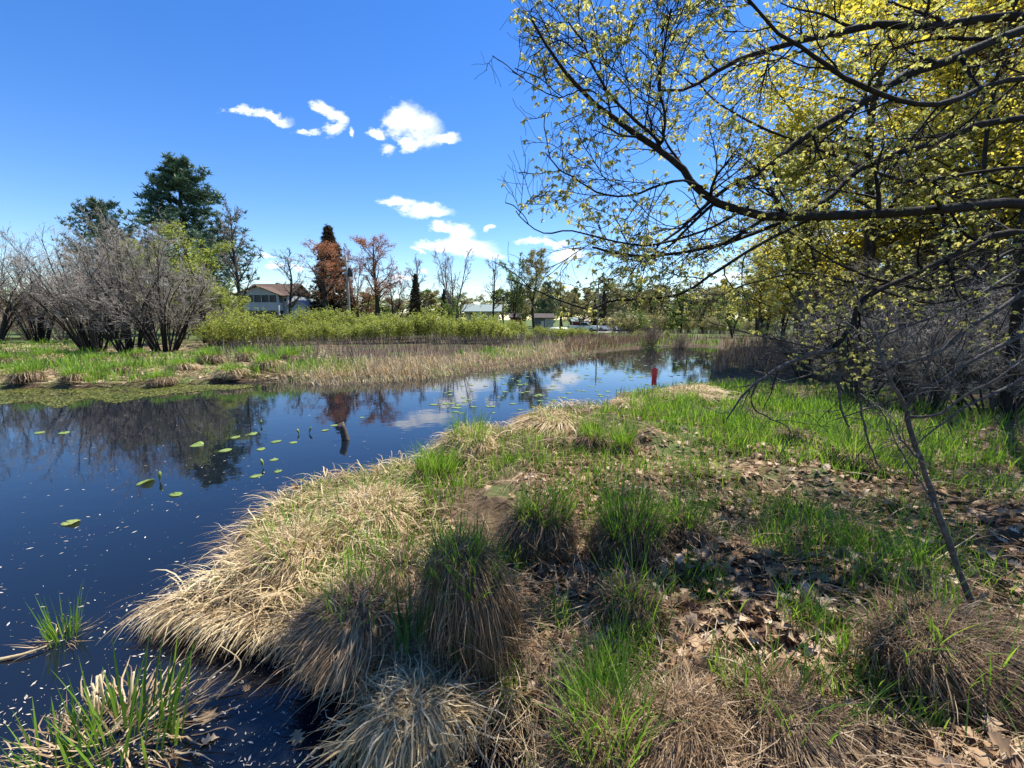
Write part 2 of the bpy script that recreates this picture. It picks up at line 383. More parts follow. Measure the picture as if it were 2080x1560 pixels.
# ------------------------------------------------------------------ the shore and the ground
near_px = [(1100,1548),(900,1505),(760,1455),(640,1385),(600,1325),(480,1302),(330,1270),(300,1242),(430,1205),(468,1115),(528,1055),(640,1008),
           (830,958),(880,918),(940,888),(1050,882),(1078,852),(1130,832),(1250,834),(1248,806),(1330,796),(1440,780),(1448,742),(1500,722)]
far_px = [(1460,706),(1400,702),(1290,708),(1150,722),(1060,742),(960,752),(860,766),(760,773),(640,777),(560,770),(470,777),(400,780),(300,787),(150,790),(0,788),(-400,800)]
WP = np.array([at_z(*p)[:2] for p in near_px + far_px] + [[-45, 9.5], [-45, -8], [-2.2, -4.0], [-.75, .2], [-.2, 1.3]])
def water_sd(x, y):
    """signed distance to the pond outline, positive on land"""
    x = np.asarray(x, float); y = np.asarray(y, float); d2 = np.full(x.shape, 1e9); ins = np.zeros(x.shape, bool)
    n = len(WP)
    for i in range(n):
        ax, ay = WP[i]; bx, by = WP[(i + 1) % n]; ex, ey = bx - ax, by - ay
        t = np.clip(((x - ax) * ex + (y - ay) * ey) / (ex * ex + ey * ey), 0, 1)
        d2 = np.minimum(d2, (x - ax - t * ex) ** 2 + (y - ay - t * ey) ** 2)
        c = ((ay > y) != (by > y)); xi = ax + (y - ay) / (by - ay + 1e-12) * ex
        ins ^= c & (x < xi)
    return np.where(ins, -1, 1) * np.sqrt(d2)
def height(x, y):
    x = np.asarray(x, float); y = np.asarray(y, float)
    d = water_sd(x, y) + (vnoise(x * 2.3, y * 2.3, 5) - .5) * .16
    r = np.hypot(x, y)
    land = .13 * sstep(0, .16, d) + .13 * sstep(.2, 1.8, d) + (.10 + .22 * (1 - sstep(7, 12, r))) * (fbm(x * 1.5, y * 1.5, 11) - .38) * sstep(.05, .8, d) * (1 - sstep(30, 60, r)) + .11 * (vnoise(x * 4.2, y * 4.2, 3) - .5) * sstep(0, .3, d) * (1 - sstep(12, 30, r))
    wet = -.06 - .5 * sstep(0, 1.2, -d)
    return np.where(d > 0, land, wet * sstep(0, .1, -d)) - .85 * sstep(48, 84, r) * sstep(0, 20, y)

def sgrid(n, X, k, c):
    u = np.linspace(-1, 1, n); return c + np.sinh(k * u) / math.sinh(k) * X
gx = sgrid(360, 500, 7.0, 0.4); gy = sgrid(400, 500, 7.2, 4.0)
GX, GY = np.meshgrid(gx, gy); GZ = height(GX, GY)
ny, nx = GX.shape
ii = (np.arange(ny - 1)[:, None] * nx + np.arange(nx - 1)[None, :]).ravel()
g = link('ground', mesh_np('ground', np.stack([GX, GY, GZ], -1).reshape(-1, 3), [np.stack([ii, ii + 1, ii + nx + 1, ii + nx], 1)], sstep(34, 55, np.hypot(GX, GY)).ravel()), mat=ground_mat())
tag(g, kind='structure')
wv = np.array([[-60, -12, 0], [30, -12, 0], [30, 46, 0], [-60, 46, 0]], float)
w = link('water', mesh_np('water', wv, [np.array([[0, 1, 2, 3]])], smooth=False), mat=water_mat()); tag(w, kind='structure')

def sample(rng, n, r0, r1, a0=-62, a1=62, pw=1.0):
    """land points around the camera, density falling with distance"""
    u = rng.random(n); r = r0 * (r1 / r0) ** u if pw == 1.0 else np.sqrt(r0 ** 2 + (r1 ** 2 - r0 ** 2) * u)
    a = np.radians(a0 + (a1 - a0) * rng.random(n))
    return r * np.sin(a), r * np.cos(a)

# ------------------------------------------------------------------ foreground: litter, thatch, grass
rng = rs(1)
LF = leaf_lobed(.35, .3)
x, y = sample(rng, 34000, 1.3, 13)
d = water_sd(x, y)
nearside = (y < 10.5) & (x > -2.6)
keep = nearside & (d > .12) & (fbm(x * .9, y * .9, 40) + .25 * sstep(-1, 2, x) > .42 + .25 * (vnoise(x * 3, y * 3, 8) - .5)) & (rng.random(len(x)) < np.where(x > 0.1, .9, .3) * (1 - .7 * sstep(5, 8, y)))
x, y = x[keep], y[keep]; N = len(x)
pos = np.stack([x, y, height(x, y) + .012 + .03 * rng.random(N)], 1)
V_, F_, v_ = scatter(LF, pos, rotmats(rng, N, .45), .055 + .05 * rng.random(N), rng=rng)
o = link('leaf_litter', mesh_np('leaf_litter', V_, F_, v_), mat=M['litter']); tag(o, 'tan fallen oak leaves covering the marsh bank', 'leaf litter', kind='stuff')

# single leaves that can be told apart, on the near ground
vars_ = [mesh_np('oak_leaf', *(lambda T: (T[0], [T[1]], np.full(len(T[0]), .55 + .13 * k)))(leaf_lobed(.2 + .25 * k, .15 + .2 * k)), mats=[M['litter']]) for k in range(4)]
x, y = sample(rng, 900, 1.45, 4.2, -35, 55)
k_ = (water_sd(x, y) > .15); x, y = x[k_][:140], y[k_][:140]; z = height(x, y)
for i in range(len(x)):
    o = link('fallen_oak_leaf', vars_[i % 4], loc=(x[i], y[i], z[i] + .05)); s = .065 + .04 * rng.random()
    o.scale = (s, s, s); o.rotation_euler = (rng.normal() * .35, rng.normal() * .35, rng.random() * 6.28)
    tag(o, 'curled tan oak leaf lying loose on top of the bank litter', 'leaf', 'loose oak leaves on the near bank')

def on_ground(x, y, dz=0.0): return np.stack([x, y, height(x, y) + dz], 1)
# thatch of fallen straws
x, y = sample(rng, 52000, 1.25, 14)
d = water_sd(x, y); ok = (d > .03) & ((x > -3) & (y < 12)); x, y, d = x[ok], y[ok], d[ok]
dn = fbm(x * .8, y * .8, 60); ok = rng.random(len(x)) < np.clip(.25 + 1.5 * (dn - .4) + .5 * (1 - sstep(.2, 1.4, d)), .12, 1); x, y, d = x[ok], y[ok], d[ok]; N = len(x)
far = np.hypot(x, y)
flow = fbm(x * .5, y * .5, 71) * 9
V_, F_, v_ = blades(rng, on_ground(x, y, .01 + .05 * rng.random(N)), flow + rng.normal(size=N) * .9, .14 + .28 * rng.random(N), 1.2 + .25 * rng.normal(size=N), 1.75, .0035 + .0012 * far * rng.random(N), 5, floor=height(x, y) + .008, flop=.25)
o = link('dead_thatch', mesh_np('dead_thatch', V_, [F_], np.clip(v_ * .9 + .1 * (1 - sstep(.3, 2, np.repeat(d, 10))), 0, 1)), mat=M['thatch']); tag(o, 'matted dead straws lying between the tussocks', 'dead grass', kind='stuff')

x, y = sample(rng, 42000, 1.5, 11, -40, 30); d = water_sd(x, y)
ok = (d > .02) & (d < 1.5) & (x > -2.4) & (x < 2.6) & (y < 10) & ((x < -.14 * y + .25 * (vnoise(x * 2, y * 2, 54) - .5)) | (y > 4.6)) & (rng.random(len(x)) < (1.1 - d / 1.5) * (.35 + vnoise(x * 2.5, y * 2.5, 52))); x, y, d = x[ok], y[ok], d[ok]; N = len(x); far = np.hypot(x, y)
V_, F_, v_ = blades(rng, on_ground(x, y, .01 + .09 * rng.random(N)), math.radians(215) + 4.5 * (vnoise(x * 1.9, y * 1.9, 53) - .5) + rng.normal(size=N) * 1.0, .10 + .30 * rng.random(N), .9 + .45 * rng.normal(size=N), 1.9 + .4 * rng.random(N), (.0035 + .0013 * far) * (.5 + rng.random(N)), 6, floor=np.maximum(height(x, y), 0) + .006, flop=.22)
o = link('matted_straw', mesh_np('matted_straw', V_, [F_], np.clip(v_ * .55 + .75 * (np.repeat(vnoise(x * 3.1, y * 3.1, 58), 12) - .28), 0, 1)), mat=M['straw']); tag(o, 'pale matted straw lying over the water side of the bank', 'dead grass', kind='stuff')
# green grass: patches by hand plus scattered shoots
def gpatch(px, py, rpx, n, L, mat='green', w=.006):
    c = at_z(px, py, .25); sc = np.hypot(c[0], c[1]) / F * 1.1
    r = rpx * sc; a = rng.random(n) * 6.283; q = np.sqrt(rng.random(n))
    x = c[0] + r * q * np.cos(a); y = c[1] + 1.7 * r * q * np.sin(a)
    k = (water_sd(x, y) > .02) & ((vnoise(x * 2.6, y * 2.6, 66) > .36 + .2 * rng.random(n)) | (rpx < 55)); x, y = x[k], y[k]; n = len(x)
    return blades(rng, on_ground(x, y), rng.random(n) * 6.283, L * (.35 + .8 * rng.random(n)) * (.6 + .7 * vnoise(x * 1.7, y * 1.7, 67)), .08 + .25 * rng.random(n), .35 + .8 * rng.random(n), w * (.7 + .6 * rng.random(n)), 5)
parts = []
x, y = sample(rng, 46000, 1.4, 14)
d = water_sd(x, y); gd = fbm(x * 1.1, y * 1.1, 90) + .32 * sstep(5, 8, y) * sstep(.2, 2.5, x) + .1 * sstep(2.2, 4.5, y)
ok = (d > .05) & (x > -2.6) & (y < 13) & (gd > .60 + .12 * rng.random(len(x))); x, y = x[ok], y[ok]; N = len(x)
far = np.hypot(x, y)
parts.append(blades(rng, on_ground(x, y), rng.random(N) * 6.283, .10 + .16 * rng.random(N), .05 + .2 * rng.random(N), .3 + .6 * rng.random(N), .0045 + .0009 * far, 5))
for p in [(1500,850,170,4600,.36,'green',.010),(1650,880,150,3600,.36,'green',.009),(1400,850,110,2400,.30,'green',.009),(1850,900,120,2000,.34,'green',.009),(1560,820,120,2200,.36,'green',.011),(1740,840,120,2000,.36,'green',.011),(1290,870,70,700,.26),(2040,870,60,700,.34),(1420,1080,50,260,.30),(1450,1000,60,360,.28),
          (1690,1140,95,800,.36),(1620,1060,60,320,.3),(1560,1130,40,200,.3),(1760,1110,60,420,.36),(1060,960,60,700,.24),(1150,930,80,800,.22),(900,940,50,300,.2),(1330,960,60,420,.24),
          (1240,1400,45,420,.42),(1215,1440,30,260,.40),(1290,1300,50,220,.34),(1410,1210,60,240,.3),(1640,1300,40,160,.3),(1890,1420,40,180,.34),(1700,1440,30,90,.3),(1480,1390,30,90,.3),(1130,1240,30,70,.3),
          (700,1010,50,90,.26),(560,1035,40,80,.24),(650,1190,50,120,.24),(620,1010,50,100,.24),(780,960,60,160,.24),(820,985,50,100,.2),(1850,1070,50,240,.3),(1980,1010,50,240,.3),(2030,1200,50,200,.3),(1180,860,40,160,.2),(1010,900,40,200,.2)]:
    parts.append(gpatch(*p))
V_, Fs_, v_ = cat(parts)
o = link('marsh_grass', mesh_np('marsh_grass', V_, Fs_, v_), mat=M['green']); tag(o, 'fresh green grass shoots coming up through the litter', 'grass', kind='stuff')

# ------------------------------------------------------------------ tussocks
def dome(rng, rx, ry, h, n=18, m=6):
    a = np.arange(n) / n * 2 * np.pi; V = [np.array([[0, 0, h]])]
    for i in range(1, m + 1):
        t = i / m; rr = np.sin(t * np.pi / 2) * (1 + .12 * rng.normal(size=n) * t); V.append(np.stack([rr * rx * np.cos(a), rr * ry * np.sin(a), h * np.cos(t * np.pi / 2) * np.ones(n) - .05 * t], 1))
    V = np.concatenate(V); T = np.array([[0, 1 + j, 1 + (j + 1) % n] for j in range(n)])
    Q = np.array([[1 + i * n + j, 1 + (i + 1) * n + j, 1 + (i + 1) * n + (j + 1) % n, 1 + i * n + (j + 1) % n] for i in range(m - 1) for j in range(n)])
    return V, [T, Q]
def hang(rg, rt, a, r, h, w, comb, combw, droop):
    n = len(rt); S = 8; s = np.linspace(0, 1, S)[None]
    ph = rg.random(4) * 6.28
    lump = 1 + .16 * np.sin(2 * a + ph[0]) + .10 * np.sin(5 * a + ph[1])
    az = a + .45 * np.sin(a + ph[0]) + .3 * np.sin(3 * a + ph[3]) + .16 * np.sin(9 * a + ph[2]) + rg.normal(size=n) * (.22 + 1.6 * np.clip(1 - np.hypot(rt[:, 0], rt[:, 1]) / (.45 * r), 0, 1))            # strands gather into locks
    q0 = np.hypot(rt[:, 0], rt[:, 1]); z0 = rt[:, 2]
    ro = r * (.72 + .42 * rg.random(n)) * lump; ro = np.where(rg.random(n) < .06, ro * 1.35, ro)
    zend = h * np.clip(.62 - .75 * rg.random(n) * droop, -.05, 1) ; zend = np.where(rg.random(n) < .5, zend * .3, zend)
    rho = q0[:, None] + np.maximum(ro - q0, .03)[:, None] * (1 - (1 - s) ** 2.1)
    up = (.05 + .08 * rg.random(n))[:, None] * h
    z = z0[:, None] + up * np.sin(np.minimum(s * 2.2, 1) * 3.14) - (z0 - zend)[:, None] * s ** 1.55
    wob = np.cumsum(rg.normal(size=(n, S)) * .035, 1)
    aa = az[:, None] + wob
    P = np.stack([rho * np.cos(aa), rho * np.sin(aa), z], -1)
    if comb is not None:
        k = (combw * r * (.5 + .7 * rg.random(n)))[:, None] * s ** 1.25; P[:, :, 0] += k * math.cos(comb); P[:, :, 1] += k * math.sin(comb)
    P[:, :, 2] = np.maximum(P[:, :, 2], rg.random((n, 1)) * .03 - .01)
    tw = az + 1.57 + rg.normal(size=n) * .5; wd_ = np.stack([np.cos(tw), np.sin(tw), .3 * rg.normal(size=n)], 1)
    hw = .5 * w[:, None] * np.interp(s, [0, .3, .7, 1], [.7, 1, .8, .1])
    V = np.stack([P - wd_[:, None] * hw[..., None], P + wd_[:, None] * hw[..., None]], 2)
    b = (np.arange(n) * S * 2)[:, None] + (np.arange(S - 1) * 2)[None]
    Q = np.stack([b, b + 1, b + 3, b + 2], -1).reshape(-1, 4)
    v = np.clip(rg.random(n) * .8 + .25 * (vnoise(a * 3, a * 0 + ph[3], 2) - .4), 0, 1)
    return V.reshape(-1, 3), Q, np.repeat(v, S * 2)
def tussock_meshes(seed, r, h, n_dead, n_green, dead='skirt', green='green', comb=None, combw=0.0, gl=.25, wd=.005, droop=1.15, gw=.006, spread=.55):
    rg = rs(seed); out = []
    V, Fc = dome(rg, r * .8, r * .8, h * .88); out.append(('root_mound', mesh_np('root_mound', V, Fc, np.full(len(V), .2), mats=[M['soil'] if dead != 'straw' else M['thatch']])))
    def roots(n, sp):
        a = rg.random(n) * 6.283; q = sp * np.sqrt(rg.random(n)); return a, np.stack([r * q * np.cos(a), r * q * np.sin(a), h * (.97 - .45 * q ** 2)], 1)
    a, rt = roots(n_dead, spread + .25); az = a + rg.normal(size=n_dead) * .35
    if comb is not None:
        cx, cy = np.cos(az) + combw * math.cos(comb), np.sin(az) + combw * math.sin(comb); az = np.arctan2(cy, cx)
    V, Q, v = hang(rg, rt, a, r, h, wd * (.6 + .8 * rg.random(n_dead)), comb, combw, droop)
    nt = n_dead // 3; a2_ = rg.random(nt) * 6.283; q2_ = np.sqrt(rg.random(nt)) * 1.15
    rt2 = np.stack([r * q2_ * np.cos(a2_), r * q2_ * np.sin(a2_), h * np.clip(1.0 - .55 * q2_ ** 2.2, .02, 1) * (.75 + .3 * rg.random(nt))], 1)
    if comb is not None: rt2[:, :2] += (combw * r * .5 * rg.random(nt))[:, None] * np.array([math.cos(comb), math.sin(comb)]); rt2[:, 2] *= .85
    T2 = blades(rg, rt2, rg.random(nt) * 6.283, .08 + .22 * rg.random(nt), 1.0 + .5 * rg.random(nt), 1.5 + 1.0 * rg.random(nt), wd * (.6 + .8 * rg.random(nt)), 5, flop=.3, floor=np.full(nt, 0.0))
    nu = n_dead // 4; a3_ = rg.random(nu) * 6.283; q3_ = .75 * np.sqrt(rg.random(nu)); rt3 = np.stack([r * q3_ * np.cos(a3_), r * q3_ * np.sin(a3_), h * (.96 - .4 * q3_ ** 2)], 1)
    T3 = blades(rg, rt3, rg.random(nu) * 6.283, .05 + .16 * rg.random(nu), .1 + 1.0 * rg.random(nu), .8 + 1.6 * rg.random(nu), wd * (.6 + .8 * rg.random(nu)), 5, flop=.35)
    V, Q, v = cat([(V, Q, v), T2, T3])
    out.append(('dead_skirt', mesh_np('dead_skirt', V, Q, v, mats=[M[dead]])))
    if n_green:
        a, rt = roots(n_green, min(spread + .3, 1.0)); rt[:, 2] = rt[:, 2] * .9 + .05 * h; V, Q, v = blades(rg, rt, a + rg.normal(size=n_green) * .9, gl * 1.2 * (.4 + .8 * rg.random(n_green)), .05 + .35 * rg.random(n_green), .3 + .9 * rg.random(n_green), gw * (.7 + .6 * rg.random(n_green)), 5)
        out.append(('green_blades', mesh_np('green_blades', V, [Q], v, mats=[M[green]])))
    return out
def tussock(name, label, px, py, r, h, seed=0, group='sedge tussocks on the near bank', z=None, cat_='tussock', **k):
    c = at_z(px, py, .22); zz = float(height(c[0], c[1])) if z is None else z
    e = empty(name, (c[0], c[1], max(zz, .0) - .02), label, cat_, group)
    q = rs(int(px) * 3 + int(py)); e.scale = (.85 + .4 * q.random(), .85 + .4 * q.random(), .9 + .2 * q.random()); e.rotation_euler = (q.normal() * .10, q.normal() * .10, q.random() * .6 - .3 if k.get('comb') is not None else q.random() * 6.28)
    big = label.startswith('tall'); mid = n_ if (n_ := k.get('n_dead', 0)) in (2400, 1500) else 0; h *= 1.0 if big else .92 if mid else .74; r *= .95 if big or mid else .88
    for n, me in tussock_meshes(seed + int(px), r, h, **k): link(n, me, e)
    return e
LEFTDOWN = math.radians(215)
tussock('sedge_tussock', 'tall brown sedge tussock with long hanging skirt and short green top, largest on the bank', 955, 1285, .27, .60, n_dead=4200, n_green=420, gl=.22, droop=1.1, wd=.0036)
tussock('sedge_tussock', 'brown shaggy tussock just behind the tallest one, green blades on top', 1090, 1115, .27, .42, n_dead=2400, n_green=360, gl=.26, wd=.0038)
tussock('sedge_tussock', 'split brown tussock with arching blades and bright green tuft, amid oak leaves', 1280, 1130, .29, .33, n_dead=1500, n_green=320, gl=.30, wd=.004)
tussock('sedge_tussock', 'low brown tussock beside the split one with orange brown side', 1385, 1120, .20, .24, n_dead=900, n_green=120, gl=.28, wd=.004)
tussock('sedge_tussock', 'dark dome shaped tussock with tall green clump growing at its foot', 1280, 1262, .21, .30, n_dead=1700, n_green=60, gl=.26, wd=.0036)
tussock('sedge_tussock', 'shaded grey brown tussock at the bottom edge with a green spray on top', 1240, 1545, .25, .36, n_dead=2600, n_green=200, gl=.32, wd=.0034)
tussock('sedge_tussock', 'bare shaded tussock at the bottom edge without green blades', 1370, 1530, .24, .34, n_dead=2600, n_green=0, wd=.0034)
tussock('sedge_tussock', 'long combed grey tussock leaning away beside the slim grey sapling', 1885, 1400, .40, .40, n_dead=4200, n_green=100, comb=math.radians(-40), combw=1.2, droop=1.6, wd=.0036)
tussock('sedge_tussock', 'flattened grey tussock in shade between two bottom tussocks and the combed one', 1590, 1480, .30, .22, n_dead=2000, n_green=80, comb=math.radians(-60), combw=.8, wd=.0036)
tussock('straw_tussock', 'broad bladed straw tussock hanging over the dark water with iris leaves on top', 850, 1430, .27, .40, n_dead=1700, n_green=0, dead='straw', wd=.007, droop=1.2)
tussock('straw_tussock', 'grey straw tussock arching down to the water in front of the sunlit mound', 725, 1275, .27, .32, n_dead=2600, n_green=100, dead='thatch', wd=.0045, comb=LEFTDOWN, combw=.5, droop=1.3)
tussock('straw_tussock', 'sunlit pale straw mound combed towards the water, highest of the straw', 745, 1070, .44, .30, n_dead=3600, n_green=120, dead='straw', wd=.0065, comb=LEFTDOWN, combw=.55, droop=1.4, spread=.7)
tussock('straw_tussock', 'pale straw mound at the water edge with long blades swept down to the pond', 610, 1135, .32, .28, n_dead=2800, n_green=80, dead='straw', wd=.0055, comb=LEFTDOWN, combw=.7, droop=1.6, spread=.7)
tussock('straw_tussock', 'low straw and moss hummock behind the grey straw tussock', 800, 1180, .30, .22, n_dead=1000, n_green=120, dead='thatch', wd=.006, comb=LEFTDOWN, combw=.4)
tussock('straw_tussock', 'straw mound on the shore beyond the largest tussock, next to the open water', 955, 925, .42, .34, n_dead=1300, n_green=300, dead='straw', wd=.011, gl=.3, comb=LEFTDOWN, combw=.5)
tussock('straw_tussock', 'dry straw mound at the tip of the little bay below the far reeds', 1120, 866, .55, .36, n_dead=1300, n_green=160, dead='straw', wd=.013, comb=LEFTDOWN, combw=.6)
tussock('straw_tussock', 'dry straw mound in front of the red marker post', 1285, 830, .55, .34, n_dead=1200, n_green=60, dead='straw', wd=.014)
tussock('straw_tussock', 'spread of pale flattened straw beside the red marker post', 1400, 812, .7, .26, n_dead=1200, n_green=60, dead='straw', wd=.014)
tussock('sedge_tussock', 'round brown tussock half hidden in grass between the bay and the meadow', 1200, 925, .30, .30, n_dead=700, n_green=260, wd=.008, gl=.3)
tussock('sedge_tussock', 'small rust brown tussock in the bright green grass', 1605, 905, .22, .30, n_dead=500, n_green=40, wd=.008)
tussock('sedge_tussock', 'low brown tussock in front of a bright tuft under the hanging bare branches', 1720, 955, .30, .24, n_dead=600, n_green=160, wd=.008, gl=.4)
tussock('sedge_tussock', 'green topped tussock beside the sunlit straw mound', 880, 985, .28, .26, n_dead=500, n_green=420, wd=.007, gl=.3)
tussock('sedge_tussock', 'tufted green hummock left of the rust brown tussock', 1265, 935, .20, .28, n_dead=300, n_green=300, wd=.007, gl=.32)

# muddy root tongue running out into the water
rg = rs(77)
pth = smooth_path([at_z(620, 1300, .05), at_z(520, 1280, .06), at_z(420, 1262, .05), at_z(330, 1250, .0)], 14)
e = empty('peat_tongue', tuple(pth[0] * [1, 1, 0]), 'dark peat tongue with combed straw running out into the pond', 'peat bank')
Pq = pth[None] - [[pth[0] * [1, 1, 0]]]
V, Q, v = tubes(Pq, np.linspace(.15, .05, 14)[None] * (1 + .15 * rg.normal(size=(1, 14))), 10); V[:, 2] = V[:, 2] * .8 - .02
link('peat', mesh_np('peat', V, [Q], v, mats=[M['soil']]), e)
n = 900; t = rg.random(n) * 13; i = np.minimum(t.astype(int), 12); rt = Pq[0][i] + (Pq[0][i + 1] - Pq[0][i]) * (t - i)[:, None] + rg.normal(size=(n, 3)) * [.04, .04, .01] + [0, 0, .09]
V, Q, v = blades(rg, rt, math.radians(235) + rg.normal(size=n) * .5, .12 + .2 * rg.random(n), 1.0 + .3 * rg.random(n), 2.4, .006, 6, pw=.8, floor=np.full(n, -.01), flop=.1)
link('straw_fringe', mesh_np('straw_fringe', V, [Q], v, mats=[M['straw']]), e)

# broad sedge / iris leaves and clumps standing in water
def clump(name, label, px, py, z, n, L, w, r, mat, seed, lean=.5, dead=0, cat_='plant', group=None, th=.12):
    rg = rs(seed); c = at_z(px, py, z); e = empty(name, (c[0], c[1], z), label, cat_, group)
    a = rg.random(n) * 6.283; q = r * np.sqrt(rg.random(n)); rt = np.stack([q * np.cos(a), q * np.sin(a), np.full(n, -.04)], 1)
    V, Q, v = blades(rg, rt, a + rg.normal(size=n) * .5, L * (.35 + .75 * rg.random(n)), th + .15 * rg.random(n), th + lean * rg.random(n), w * (.6 + .7 * rg.random(n)), 6)
    link('leaves', mesh_np('leaves', V, [Q], v, mats=[M[mat]]), e)
    if dead:
        a = rg.random(dead) * 6.283; q = 1.3 * r * np.sqrt(rg.random(dead)); rt = np.stack([q * np.cos(a), q * np.sin(a), np.full(dead, -.03)], 1)
        V, Q, v = blades(rg, rt, a, L * (.2 + .5 * rg.random(dead)), .3 + .8 * rg.random(dead), 1.0 + 1.2 * rg.random(dead), w * .7, 5, floor=np.full(dead, -.01), flop=.2)
        link('dead_stalks', mesh_np('dead_stalks', V, [Q], v, mats=[M['thatch']]), e)
    return e
clump('iris_plant', 'dark green sword leaves rising from the broad bladed straw tussock', 832, 1290, .40, 26, .34, .016, .09, 'dgreen', 301, .3)
clump('iris_plant', 'short dark sword leaves between the largest tussock and the iris leaves', 930, 1330, .28, 14, .34, .014, .08, 'dgreen', 302, .4)
clump('rush_clump', 'thin green rush clump standing alone in the dark water', 130, 1295, 0.0, 70, .34, .006, .085, 'green', 303, .35, 60)
clump('reed_clump', 'broad leaved green reed clump with cut stalks at the bottom corner of the pond', 250, 1500, .05, 90, .42, .013, .26, 'green', 304, .6, 260)
clump('reed_clump', 'ragged reeds and dead stalks in the lowest corner beside the broad leaved clump', 90, 1560, .05, 60, .30, .009, .22, 'green', 305, .9, 160)
clump('rush_clump', 'small drowned olive grass tuft between the peat tongue and the reed clump', 400, 1365, -.02, 60, .12, .005, .09, 'dgreen', 306, .9, 30)
# cut reed stalks of the corner clump
rg = rs(310)
c = at_z(185, 1440, .05)
for k in range(9):
    p0 = c + [rg.normal() * .07, rg.normal() * .05, -.06]; p1 = p0 + [rg.normal() * .05, rg.normal() * .04, .14 + .12 * rg.random()]
    V, Q, v = tubes(np.array([[p0, (p0 + p1) / 2 + rg.normal(size=3) * .005, p1]]), np.full((1, 3), .006), 6)
    V = np.concatenate([V, [p1]]); cap = np.array([[12 + j, 12 + (j + 1) % 6, 18] for j in range(6)])
    o = link('cut_reed_stalk', mesh_np('cut_reed_stalk', V, [Q, cap], np.full(len(V), .85), mats=[M['straw']])); tag(o, 'pale cut reed stalk poking up behind the corner reed clump', 'reed stalk', 'cut reed stalks in the corner')
# sticks on the ground / in the water
def stick(pts, r, label, mat='twig', name='dead_stick'):
    P = smooth_path(pts, 10)[None]; V, Q, v = tubes(P, np.linspace(r, r * .4, 10)[None], 6)
    o = link(name, mesh_np(name, V, [Q], np.full(len(V), .7), mats=[M[mat]])); tag(o, label, 'stick')
stick([at_z(0, 1340, .01), at_z(50, 1328, .02), at_z(95, 1312, .02)], .012, 'pale stick floating beside the lone rush clump', 'straw')
stick([at_z(1470, 1235, .26), at_z(1540, 1330, .30), at_z(1590, 1420, .33), at_z(1640, 1500, .30)], .006, 'long pale dry stem lying across the litter in front of the flattened tussock', 'straw', 'dry_stem')
stick([at_z(1350, 1225, .26), at_z(1440, 1215, .30), at_z(1530, 1190, .27)], .008, 'thin dark stick lying in the litter right of the dome shaped tussock', 'bark')
stick([at_z(1540, 1128, .28), at_z(1590, 1135, .33), at_z(1640, 1142, .28)], .005, 'short pale straw stem lying in front of the bright grass', 'straw', 'dry_stem')
stick([at_z(1870, 1160, .3), at_z(1920, 1125, .42), at_z(1990, 1080, .5)], .006, 'pale stem leaning across the base of the slim sapling', 'straw', 'dry_stem')
stick([at_z(440, 1420, 0), at_z(490, 1350, .10), at_z(445, 1310, .2)], .006, 'broken pale reed bent over the shallow water', 'straw', 'broken_reed')

# ------------------------------------------------------------------ things on and in the water
def pad_mesh(seed, notch=.35, curl=.0):
    rg = rs(seed); n = 22; a = notch / 2 + np.arange(n + 1) / n * (2 * np.pi - notch); rr = 1 + .05 * rg.normal(size=n + 1)
    ring = np.stack([1.15 * rr * np.cos(a), .85 * rr * np.sin(a), .03 + .06 * curl * np.maximum(0, np.cos(a + seed)) ** 2 * 4 + .02 * rg.random(n + 1)], 1)
    mid = ring * [.55, .55, .6]; V = np.concatenate([[[0, 0, .015]], mid, ring, ring - [0, 0, .02]])
    T = np.array([[0, 1 + j, 2 + j] for j in range(n)]); m = n + 1
    Q = np.array([[1 + j, 1 + m + j, 2 + m + j, 2 + j] for j in range(n)] + [[1 + m + j, 1 + 2 * m + j, 2 + 2 * m + j, 2 + m + j] for j in range(n)])
    return mesh_np('lily_pad', V, [T, Q], np.full(len(V), .25 + .6 * rg.random()), mats=[M['pad']])
PADS = [pad_mesh(s, .3, c) for s, c in ((1, 0), (2, .3), (3, 1.2), (4, .1), (5, 2.0))]
pads = [(478,888,24,0,'flat green lily pad in the row nearest the pine reflection'),(512,882,20,1,'lily pad overlapping the row nearest the pine reflection'),(515,880,22,0,'lily pad at the far end of the row by the pine reflection'),
        (457,915,28,1,'lily pad alone just off the pine reflection'),(530,912,24,0,'lily pad beside upright folded leaves in midwater'),(560,897,26,3,'larger round lily pad behind the midwater group'),
        (595,899,20,1,'small lily pad right of the midwater group'),(556,934,20,1,'notched lily pad in the nearest small group'),(565,957,22,3,'curled lily pad with dark stem in the nearest small group'),(520,967,27,0,'flat bright lily pad at the front of the nearest small group'),
        (357,1004,30,3,'solitary bright lily pad in the open blue water'),(143,1062,34,2,'folded yellowing lily pad nearest the lone rush clump'),(678,864,20,0,'lily pad behind the broken post'),(660,874,20,1,'lily pad just beside the broken post'),
        (735,848,14,0,'small pad beyond the broken post'),(400,905,28,4,'yellow lily pad seen edge on over the dark reflection'),(295,980,36,4,'long rolled yellow leaf floating on the dark water'),(130,879,22,0,'tan floating leaf on the reflected shrubs'),(80,879,18,1,'brown floating leaf on the reflected shrubs')]
for (px, py, wpx, k, lab) in pads:
    c = at_z(px, py, .004); s = wpx / F * np.hypot(c[0], c[1]) * .33
    o = link('lily_pad', PADS[k], loc=tuple(c)); o.scale = (s, s, s); o.rotation_euler.z = rng.random() * 6.28; tag(o, lab, 'lily pad', 'lily pads on the pond')
